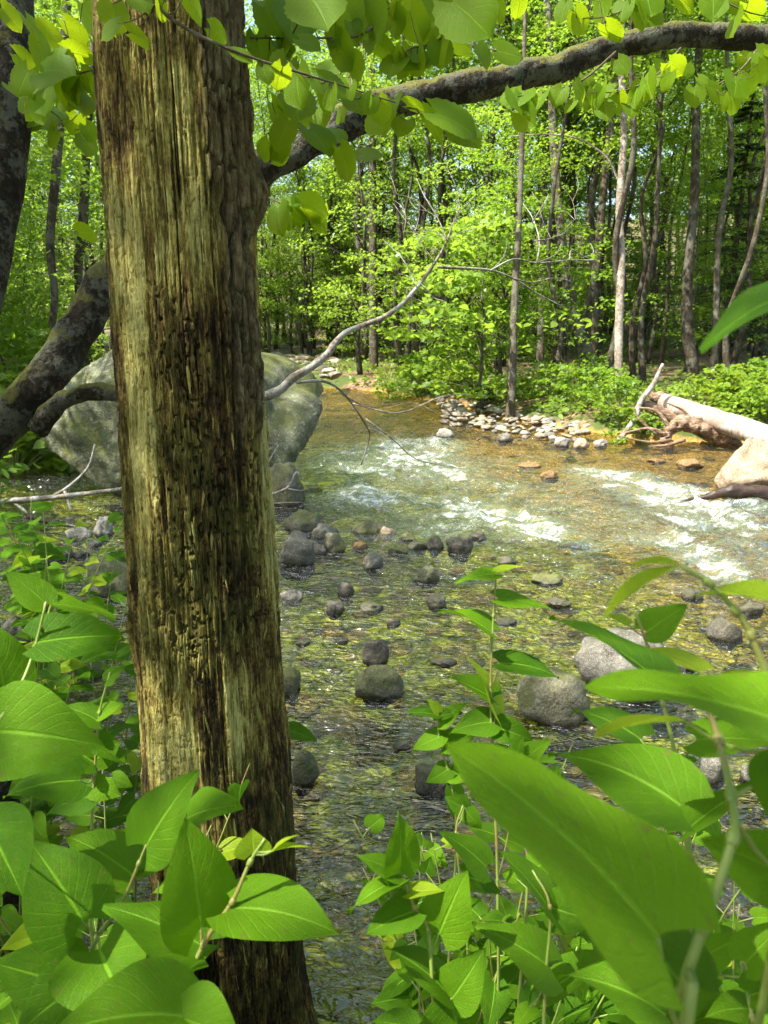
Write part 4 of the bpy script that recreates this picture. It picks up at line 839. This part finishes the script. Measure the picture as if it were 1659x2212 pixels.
mb = MB(); mb.tube([U(1385, 870, dd)-g, U(1460, 905, dd)-g, U(1560, 945, dd-.2)-g, U(1660, 985, dd-.4)-g], [.10, .12, .12, .1], 40, 12, .3, 5, 5); obj('trunk', mb.build('trunk', MAT['drift']), sd)
st_ = thing('driftwood', 'gnarled brown root stump tangled under the birch log', 'stump', G(1500, 968)); g = st_.location; dd = depth_of(G(1500, 962))
mb = MB()
mb.tube([U(1430, 955, dd)-g, U(1462, 918, dd)-g, U(1510, 922, dd)-g, U(1580, 958, dd)-g, U(1640, 985, dd)-g], [.07, .13, .14, .12, .08], 80, 24, .8, 6, 9)
for pts, w in (([(1440, 940), (1400, 925), (1350, 935)], 8), ([(1450, 950), (1400, 955), (1330, 940)], 6), ([(1450, 930), (1420, 890), (1380, 880)], 9), ([(1480, 950), (1440, 962), (1400, 965)], 8), ([(1500, 930), (1480, 890), (1440, 870)], 7), ([(1420, 940), (1380, 905), (1370, 880)], 5)):
    mb.tube([U(x, y, dd-.05)-g for x, y in pts], [w*dd/FPX*.6, w*dd/FPX*.45, w*dd/FPX*.2], 10, 8, .3, 3, 9)
obj('root', mb.build('root', MAT['drift']), st_)
sk = thing('stick', 'long bare stick propped upright against the fallen logs', 'branch', G(1332, 955)); g = sk.location; dd = depth_of(g)
mb = MB(); mb.tube([Vector((0, 0, -.03)), U(1368, 910, dd)-g, U(1384, 868, dd+.1)-g, U(1410, 832, dd+.1)-g, U(1432, 786, dd+.1)-g], [.05, .06, .055, .05, .03], 30, 8, .2, 3, 6); obj('stem', mb.build('stem', MAT['dead_twig']), sk)
wl = thing('sunken_log', 'dark wet broken log lying in the rapids before the tan boulder', 'log', G(1600, 1085)); g = wl.location; dd = depth_of(g)
mb = MB(); mb.tube([U(1468, 1084, dd)-g, U(1530, 1072, dd)-g, U(1590, 1060, dd)-g, U(1700, 1075, dd)-g], [.015, .045, .085, .10], 60, 18, .6, 8, 7); obj('trunk', mb.build('trunk', MAT['wet_wood']), wl)
# driftwood branches left, under the boulder
for lab, paths in (('pale forked driftwood branch lying across the left side channel', [[(-20, 1085), (110, 1075), (250, 1058), (330, 1040)], [(110, 1075), (150, 1050), (190, 1010), (205, 960)], [(140, 1060), (150, 1090), (155, 1105)], [(30, 1085), (60, 1110), (95, 1150)]]),
                   ('dark wet stick lying in water below the pale driftwood', [[(60, 1115), (120, 1130), (190, 1142)]]),
                   ('pale bare twig sticking up right of the trunk by the boulder', [[(560, 1075), (620, 1055), (640, 1020), (660, 1040)], [(620, 1055), (650, 1060), (668, 1052)], [(570, 1020), (590, 980), (602, 960)], [(575, 1088), (620, 1086), (655, 1085)]])):
    p0 = G(paths[0][0][0], paths[0][0][1]); dd = depth_of(p0)*.93; o = thing('driftwood_branch', lab, 'branch', p0); mb = MB()
    for k, pts in enumerate(paths): mb.tube([U(x, y, dd)-p0 for x, y in pts], [(.04 if k == 0 else .022)*(1-.6*i/(len(pts)-1))*(.5 if 'twig' in lab else 1) for i in range(len(pts))], k=8, rough=.2, freq=12)
    obj('stem', mb.build('stem', MAT['wet_wood' if 'dark' in lab else 'dead_twig']), o)

# ------------------------------------------------------------------ woods
def leaf_cloud(C, Nn, A, L, Wd, hexa=False, seed=0):
    """leaves at C with normals Nn, pointing along A"""
    A = A-Nn*(A*Nn).sum(1)[:, None]; A /= np.linalg.norm(A, axis=1)[:, None]+1e-9; S = np.cross(Nn, A)
    L = L[:, None]; Wd = Wd[:, None]
    if hexa:
        fr = [(-.5, 0, 0), (-.28, .5, .10), (.15, .46, .10), (.5, 0, -.12), (.15, -.46, .10), (-.28, -.5, .10)]
    else:
        fr = [(-.5, 0, 0), (-.05, .5, .12), (.5, 0, -.1), (-.05, -.5, .12)]
    V = np.stack([C+A*L*a+S*Wd*b+Nn*L*c for a, b, c in fr], 1); k = len(fr)
    F = np.arange(len(C)*k).reshape(-1, k)
    return V.reshape(-1, 3), F
def unit(v): return v/(np.linalg.norm(v, axis=1)[:, None]+1e-9)
def spray_crown(seed, clumps, per, rc, L, tilt=.55, hexa=False, flat=.28, droop=.15):
    """clumps: (n,3) centres; leaves lie in uneven drooping layers round each"""
    rg = np.random.default_rng(seed); n = len(clumps); C = np.repeat(clumps, per, 0); N = len(C)
    r = np.sqrt(rg.random(N)); th = rg.uniform(0, 2*np.pi, N); rcv = np.repeat(rc*rg.uniform(.5, 1.3, n), per)
    sx = np.repeat(rg.uniform(.6, 1.5, n), per); az = np.repeat(rg.uniform(0, np.pi, n), per)
    lx, ly = r*np.cos(th)*rcv*sx, r*np.sin(th)*rcv/sx
    off = np.stack([lx*np.cos(az)-ly*np.sin(az), lx*np.sin(az)+ly*np.cos(az), rg.normal(size=N)*flat*rcv*.5-droop*r*r*rcv], -1)
    nn = unit(np.stack([rg.normal(size=N)*tilt, rg.normal(size=N)*tilt, np.ones(N)], -1))
    A = np.stack([np.cos(th+rg.normal(size=N)*.6), np.sin(th+rg.normal(size=N)*.6), -.25+0*th], -1)
    Ls = L*rg.uniform(.6, 1.25, N)
    return leaf_cloud(C+off, nn, A, Ls, Ls*rg.uniform(.55, .8, N), hexa)
def clump_points(seed, n, z0, z1, r_of, core=.25):
    rg = np.random.default_rng(seed); u = rg.random(n); z = z0+(z1-z0)*u; th = rg.uniform(0, 2*np.pi, n); rad_ = r_of(u)*np.sqrt(core**2+(1-core**2)*rg.random(n))
    return np.stack([rad_*np.cos(th), rad_*np.sin(th), z], -1)
def tree_proto(seed, H, r0, z0f, rad_max, ncl, per, rc, L, leafm, barkm, lean=.03, branches=True, hexa=False):
    """a tapering trunk with limbs out to the leaf clumps, and the crown"""
    rg = np.random.default_rng(seed); mb = MB(); m = 9; P = []; dx, dy = rg.normal(size=2)*lean*H
    wx_, wy_ = rg.normal(size=(2, m))*.012*H
    for k in range(m):
        u = k/(m-1); P.append(np.array([dx*u**1.4+wx_[k]*(k > 0), dy*u**1.4+wy_[k]*(k > 0), H*.97*u]))
    mb.tube(P, [r0*(1.25 if k == 0 else 1)*(1-.88*k/(m-1)) for k in range(m)], 40, 9, .10, seed, 3)
    cl = clump_points(seed+1, ncl, H*z0f, H, lambda u: rad_max*np.power(np.clip(np.sin(np.pi*(.12+.86*u)), 0, 1), .6)); Pn = np.array(P)
    ax = np.stack([np.interp(cl[:, 2], Pn[:, 2], Pn[:, 0]), np.interp(cl[:, 2], Pn[:, 2], Pn[:, 1])], -1); cl[:, :2] += ax
    if branches:
        for q in range(0, ncl, 2):
            c = cl[q]; zb = max(H*.1, c[2]-np.hypot(*(c[:2]-ax[q]))*rg.uniform(.3, .8)); b = np.array([np.interp(zb, Pn[:, 2], Pn[:, 0]), np.interp(zb, Pn[:, 2], Pn[:, 1]), zb]); md = (b+c)/2+np.array([0, 0, .12*np.linalg.norm(c-b)])
            rb = r0*.3*(1-.6*zb/H)
            mb.tube([b, md, c], [rb, rb*.6, rb*.2], 6, 5, cap=False)
    trunk = mb.build('trunk', MAT[barkm])
    v, f = spray_crown(seed+2, cl, per, rc, L, hexa=hexa)
    return trunk, mesh('crown', v, f, smooth=False, mat=MAT[leafm])
def hemlock_proto(seed, H, r0, rad_max):
    rg = np.random.default_rng(seed); mb = MB(); mb.tube([(0, 0, 0), (.05, .02, H*.5), (0, 0, H)], [r0*1.2, r0*.7, .02], 20, 8, .08, 2, 3)
    Cs, Ns, As = [], [], []
    for q in range(120):
        u = rg.random()**.9; z = H*(.1+.88*u); L = rad_max*(1-.85*u)*rg.uniform(.5, 1.1); a = rg.uniform(0, 2*np.pi); d = np.array([np.cos(a), np.sin(a), 0]); n = 24
        e = d*L+np.array([0, 0, z-.12*L]); s = np.array([0, 0, z]); mb.tube([s, (s+e)/2+np.array([0, 0, .06*L]), e], [.025, .016, .005], 5, 4, cap=False)
        tt = rg.uniform(.15, 1, n*3); pts = s+(e-s)*tt[:, None]; sd_ = rg.choice((-1, 1), n*3); side = np.cross(d, [0, 0, 1.]); w = (1-tt*.6)*L*.28*rg.uniform(.2, 1, n*3)
        pts = pts+side*(sd_*w)[:, None]+np.array([0, 0, 1.])*(-.1*w-.03*rg.random(n*3))[:, None]
        Cs.append(pts); As.append(d*.6+side*sd_[:, None]+rg.normal(size=(n*3, 3))*.2); Ns.append(unit(np.array([0, 0, 1.])+rg.normal(size=(n*3, 3))*.35))
    C, N_, A = np.vstack(Cs), np.vstack(Ns), np.vstack(As); Ls = rg.uniform(.14, .30, len(C))
    v, f = leaf_cloud(C, N_, A, Ls, Ls*.28)
    return mb.build('trunk', MAT['bark_dark']), mesh('crown', v, f, smooth=False, mat=MAT['needle'])
PROTO = {}
for k in range(4): PROTO['tall%d' % k] = tree_proto(200+k*10, 17, .125, .32, 3.0, 120, 62, .95, .14, 'far', ('bark_dark', 'bark_grey')[k % 2])
for k in range(4): PROTO['mid%d' % k] = tree_proto(300+k*10, 9, .085, .16, 2.2, 90, 55, .75, .12, ('far', 'far_light')[k % 2], ('bark_grey', 'bark_dark')[k % 2], .05)
for k in range(4): PROTO['sap%d' % k] = tree_proto(400+k*10, 4.2, .035, .10, 1.4, 46, 42, .5, .105, ('far_light', 'far')[k % 2], 'bark_grey', .08)
for k in range(2): PROTO['hem%d' % k] = hemlock_proto(500+k, 11, .14, 2.6)
def plant_tree(kind, x, y, s, label, group, name='tree', cat='tree', rz=None, sz=None, hide=None):
    tr, cr = PROTO[kind]; o = thing(name, label, cat, (x, y, gz(x, y)-.05), group, rr.uniform(0, 6.28) if rz is None else rz, (s, s, sz or s))
    obj('trunk', tr, o); obj('crown', cr, o); return o
def free(x, y, pts, dmin): return all((x-a)**2+(y-b)**2 > dmin*dmin for a, b in pts)
tr_pts = []; rr = random.Random(12)
def where(x, y):
    px = 829.5+FPX*x/y
    a = 'left of the dead trunk' if px < 240 else 'hidden behind the dead trunk' if px < 560 else 'at the upstream bend' if px < 760 else 'behind the bare branch' if px < 980 else 'left of the pale birch' if px < 1290 else 'behind the pale birch' if px < 1420 else 'above the fallen log' if px < 1660 else 'beyond the right edge'
    return a+(', near the bank' if y < 24 else ', farther in' if y < 36 else ', deep in the woods')
def scatter(n, kinds, ylo, yhi, smin, smax, dmin, edge, label, group, name='tree', cat='tree', wide=.62, left_only=False):
    c = 0; tries = 0
    while c < n and tries < 6000:
        tries += 1; y = ylo+(yhi-ylo)*rr.random()**1.15; x = rr.uniform(-wide, wide)*y
        if left_only and x > -.16*y: continue
        if 540 < 829.5+FPX*x/y < 775 and y < 33 and kinds[0][:3] in ('sap', 'mid', 'pol', 'hem'): continue
        if cat == 'tree' and kinds[0][:3] in ('sap', 'mid') and .17*y < x < .60*y and y < 31 and rr.random() < .9: continue
        if float(shore(np.array([x]), np.array([y]))[0]) < edge or not free(x, y, tr_pts, dmin): continue
        tr_pts.append((x, y)); s = rr.uniform(smin, smax); plant_tree(rr.choice(kinds), x, y, s, label+' '+where(x, y), group, name, cat, sz=s*rr.uniform(.9, 1.15)); c += 1
# named trunks of the far bank, with their own shapes
def named_tree(label, pts, widths, d, mat, crown=None, name='tree', extra=()):
    base = G(pts[0][0], pts[0][1], .3); dd = d; p0 = U(pts[0][0], pts[0][1], dd); gg = Vector((p0.x, p0.y, gz(p0.x, p0.y)-.1))
    o = thing(name, label, 'tree', gg); mb = MB(); P = [U(x, y, dd+.0*k)-gg for k, (x, y) in enumerate(pts)]
    if P[0].z > .05: P = [Vector((P[0].x, P[0].y, 0))]+P; widths = [widths[0]*1.1]+list(widths)
    top = P[-1]; dirn = (P[-1]-P[-2]).normalized(); P.append(top+dirn*3.5); widths = list(widths)+[widths[-1]*.6]
    mb.tube(P, [w/2*dd/FPX for w in widths], 70, 12, .12, int(pts[0][0]), 4)
    for e, w in extra: mb.tube([U(x, y, dd)-gg for x, y in e], [w/2*dd/FPX*(1-.6*k/(len(e)-1)) for k in range(len(e))], k=7)
    obj('trunk', mb.build('trunk', MAT[mat]), o)
    if crown:
        cr = obj('crown', PROTO[crown][1], o); cr.location = P[-1]-Vector((0, 0, 9)); tr_pts.append((gg.x, gg.y))
    return o
D0 = lambda px, py: depth_of(G(px, py, .25))
named_tree('pale slim birch with peeling bark standing in sun at the edge of the far bank', [(1336, 858), (1337, 700), (1342, 560), (1338, 450), (1347, 300), (1343, 150), (1345, -40)], [19, 18, 17, 16, 15, 14, 12], D0(1336, 880), 'bark_pale', 'mid1', 'birch_tree', [([(1340, 400), (1310, 340), (1250, 300), (1180, 290), (1100, 295)], 5)])
named_tree('slim grey tree at the tip of the cobble bar', [(1103, 880), (1108, 760), (1112, 640), (1120, 500), (1126, 360), (1130, 200)], [22, 18, 16, 14, 12, 10], D0(1103, 885), 'bark_grey', 'sap1')
named_tree('curving trunk leaning left behind the far bank bushes', [(1275, 800), (1245, 700), (1225, 600), (1210, 480), (1198, 350), (1190, 150)], [34, 26, 22, 20, 19, 17], D0(1275, 852), 'bark_grey', 'tall1')
named_tree('dark mottled trunk right of the pale birch', [(1497, 800), (1484, 700), (1488, 560), (1500, 430), (1504, 260), (1510, 100)], [26, 24, 21, 19, 17, 15], D0(1497, 850), 'bark_dark', 'tall0')
named_tree('dark trunk close behind the curving one', [(1262, 800), (1270, 680), (1290, 560), (1305, 400), (1330, 200)], [22, 20, 18, 16, 13], D0(1262, 846), 'bark_dark', 'tall2')
named_tree('wavering thin tree at the right among the dark trunks', [(1545, 740), (1550, 560), (1560, 460), (1580, 350), (1572, 200), (1570, 80)], [14, 12, 12, 11, 10, 8], D0(1545, 850), 'bark_grey', 'mid0')
named_tree('slender tree left of the dead trunk with rough grey bark', [(112, 760), (118, 640), (108, 520), (122, 360), (130, 230), (140, 80)], [15, 15, 18, 20, 20, 18], 12.5, 'bark_dark', 'mid3')
named_tree('second slender dark tree beside the dead trunk on the left', [(170, 620), (180, 480), (186, 330), (195, 200), (205, 60)], [18, 20, 18, 16, 14], 15, 'bark_dark', 'mid2')
named_tree('grey tree high behind the mossy limb', [(1165, 840), (1172, 600), (1176, 400), (1178, 200), (1155, 20)], [18, 16, 15, 13, 12], 27, 'bark_grey', 'tall3')
named_tree('dark straight tree above the bare branch', [(808, 800), (806, 600), (805, 400), (803, 200), (800, 40)], [20, 18, 16, 15, 13], 29, 'bark_dark', 'tall0')
GT = 'woods beyond the stream'
POLE = [tree_proto(800+k*10, 15, .085, .55, 1.7, 40, 45, .8, .13, 'far', 'bark_dark', .035) for k in range(3)]
for k in range(3): PROTO['pole%d' % k] = POLE[k]
scatter(60, ['tall0', 'tall1', 'tall2', 'tall3'], 27, 75, .95, 1.45, 2.0, 2.2, 'tall dark-trunked tree', GT)
scatter(62, ['pole0', 'pole1', 'pole2'], 18, 40, .8, 1.25, .8, 1.6, 'thin dark pole-like tree', 'thin dark trunks of the woods')
scatter(30, ['hem0', 'hem1'], 23, 52, .6, 1.2, 1.7, 3., 'dark feathery hemlock', 'hemlocks beyond the stream', 'hemlock_tree')
scatter(78, ['mid0', 'mid1', 'mid2', 'mid3'], 18, 60, .7, 1.15, 1.3, 1.2, 'young tree with layered bright leaves', 'understory trees beyond the stream')
scatter(60, ['sap0', 'sap1', 'sap2', 'sap3'], 16, 42, .7, 1.2, .9, .6, 'low leafy sapling', 'saplings beyond the stream', 'sapling')
scatter(14, ['mid0', 'mid1', 'mid2', 'mid3', 'sap0'], 11, 26, .7, 1.1, 1.0, .8, 'bright leafy left-bank tree', 'young trees on the left bank', left_only=True)
scatter(14, ['sap0', 'sap1', 'sap2', 'sap3'], 10, 22, .6, 1.0, .7, .5, 'small left-bank sapling', 'saplings on the left bank', 'sapling', left_only=True)
for k in range(16):                                        # bright growth closing the view upstream
    px = rr.uniform(545, 790); y = rr.uniform(34, 52); x = (px-829.5)/FPX*y
    plant_tree(rr.choice(['mid1', 'mid3', 'sap0', 'sap2', 'mid1']), x, y, rr.uniform(.8, 1.2), 'sunlit leafy tree closing the view upstream, between boulder and bare branch', 'trees closing the view upstream')
# trees of the near bank whose crowns shade the foreground
for (x, y, k, s) in ((-6.2, 5.0, 'mid0', 1.05), (-8.2, 10.5, 'tall1', .8), (-5.1, .3, 'mid2', 1.0), (-8.5, 6.0, 'tall2', .85), (-3.8, -2.9, 'tall0', .7), (-7.4, 1.2, 'tall3', .8), (-9.5, 15, 'tall0', .9), (-2.7, -1.9, 'mid3', .9), (2.6, -2.6, 'tall2', .95), (5.5, -1.2, 'tall0', 1.05), (8.5, 1.5, 'tall3', 1.1), (.6, -4.2, 'tall1', 1.0)):
    plant_tree(k, x, y, s, 'shade tree of the near bank, its crown above the water', 'shade trees of the near bank')
# shrubs along the far bank
def shrub_mesh(seed, h, r, ncl, per, L, leafm, hexa=True):
    cl = clump_points(seed, ncl, h*.15, h, lambda u: r*np.sqrt(np.clip(1-u**2*.8, .05, 1)), .1); v, f = spray_crown(seed+1, cl, per, r*.32, L, .6, hexa, .35)
    mb = MB(); rg = np.random.default_rng(seed)
    for q in range(0, ncl, 2): mb.tube([(0, 0, -.1), cl[q]*np.array([.4, .4, .6]), cl[q]], [.012, .009, .004], 6, 5, cap=False)
    return mb.build('stems', MAT['stem']), mesh('foliage', v, f, smooth=False, mat=MAT[leafm])
SHR = [shrub_mesh(600+k*3, .9+.16*k, .85, 30, 15, (.15, .12, .18, .13)[k], ('bush', 'far_light', 'bush', 'far')[k]) for k in range(4)]
ORD = ['first', 'second', 'third', 'fourth', 'fifth', 'sixth', 'seventh', 'eighth', 'ninth', 'tenth']; CNT = {}
def nth_(txt): CNT[txt] = CNT.get(txt, -1)+1; return txt % ORD[CNT[txt]]
def shrub(px, py, s, label, group=None, kind=None, z=.3):
    p = G(px, py, z); k = rr.randrange(4) if kind is None else kind; o = thing('shrub', label, 'shrub', (p.x, p.y, gz(p.x, p.y)-.03), group, rr.uniform(0, 6.3), s)
    obj('stems', SHR[k][0], o); obj('foliage', SHR[k][1], o)
for (px, py, s) in sorted(((1140, 862, .6), (1195, 872, .7), (1245, 884, .75), (1300, 896, .8), (1345, 906, .75), (1378, 918, .6), (1215, 860, .6), (1275, 866, .65), (1335, 880, .7))): shrub(px, py, s, nth_('bright green leafy shrub behind the cobble bar, %s of its row from the left'), 'shrubs behind the cobble bar')
for (px, py, s) in sorted(((1500, 880, .6), (1550, 890, .75), (1610, 900, .8), (1660, 912, .9), (1640, 885, .75), (1575, 868, .6), (1700, 918, .95))): shrub(px, py, s, nth_('bright green shrub behind the fallen birch log, %s from the left'), 'shrubs behind the log')
for (px, py, s) in sorted(((1060, 860, .7), (1000, 850, .95), (950, 842, .95), (900, 838, 1.0), (845, 835, .9), (1020, 840, .9), (920, 825, 1.1)), reverse=True): shrub(px, py, s, nth_('shaded shrub on the far bank upstream, %s from the right'), 'shrubs overhanging the stream upstream')
for (x, y, s) in ((-5.9, 11.6, 1.3), (-6.6, 12.8, 1.5), (-5.2, 13.5, 1.4), (-7.2, 14.5, 1.6), (-6.2, 15.5, 1.6), (-5.6, 7.4, 1.1), (-5.5, 9.0, 1.2), (-7.8, 12.2, 1.4)):
    o = thing('shrub', 'leafy shrub on the left bank beside the granite boulder', 'shrub', (x, y, gz(x, y)-.03), 'shrubs beside the granite boulder', rr.uniform(0, 6.3), s); k = rr.randrange(4); obj('stems', SHR[k][0], o); obj('foliage', SHR[k][1], o)
# leaning leafy tree whose sprays hang low over the water upstream
pb = tree_proto(700, 4.8, .06, .08, 2.2, 60, 26, .6, .21, 'far_light', 'bark_grey', .1, True, True); PROTO['over'] = pb
for (px, py, s, lab) in ((1040, 872, 1.0, 'pale leafy tree with sprays hanging low over the water, at the mossy stump'), (925, 842, .95, 'pale leafy tree hanging over the bend of the stream')):
    p = G(px, py, .2); plant_tree('over', p.x, p.y, s, lab, None)
ms = thing('tree_stump', 'small mossy leaning stump at the water left of the slim grey tree', 'stump', G(1045, 885)); mb = MB(); g = ms.location; dd = depth_of(g)
mb.tube([Vector((0, 0, -.1)), U(1050, 850, dd)-g, U(1062, 815, dd+.1)-g], [.28, .2, .12], 24, 14, .3, 3, 4); obj('trunk', mb.build('trunk', MAT['bark_mossy']), ms)
# low ground cover on the land near the water
rg = np.random.default_rng(77); N = 26000
yy = rg.uniform(9, 40, N); xx = rg.uniform(-.62, .62, N)*yy; dd = shore(xx, yy); k = (dd > .15) & (rg.random(N) < np.exp(-dd/6)*(.35+.9*(fbm(xx*.5, yy*.5, seed=4) > 0)))
xx, yy = xx[k], yy[k]; n = len(xx); C = np.stack([xx, yy, ground_z(xx, yy)+rg.uniform(.03, .28, n)], -1)
v, f = leaf_cloud(C, unit(np.stack([rg.normal(size=n)*.5, rg.normal(size=n)*.5-.3, np.ones(n)], -1)), rg.normal(size=(n, 3)), rg.uniform(.08, .2, n), rg.uniform(.06, .14, n), True)
obj('ground_cover', mesh('ground_cover', v, f, smooth=False, mat=MAT['bush']), kind='stuff', label='low green leaves carpeting the banks', category='ground cover')
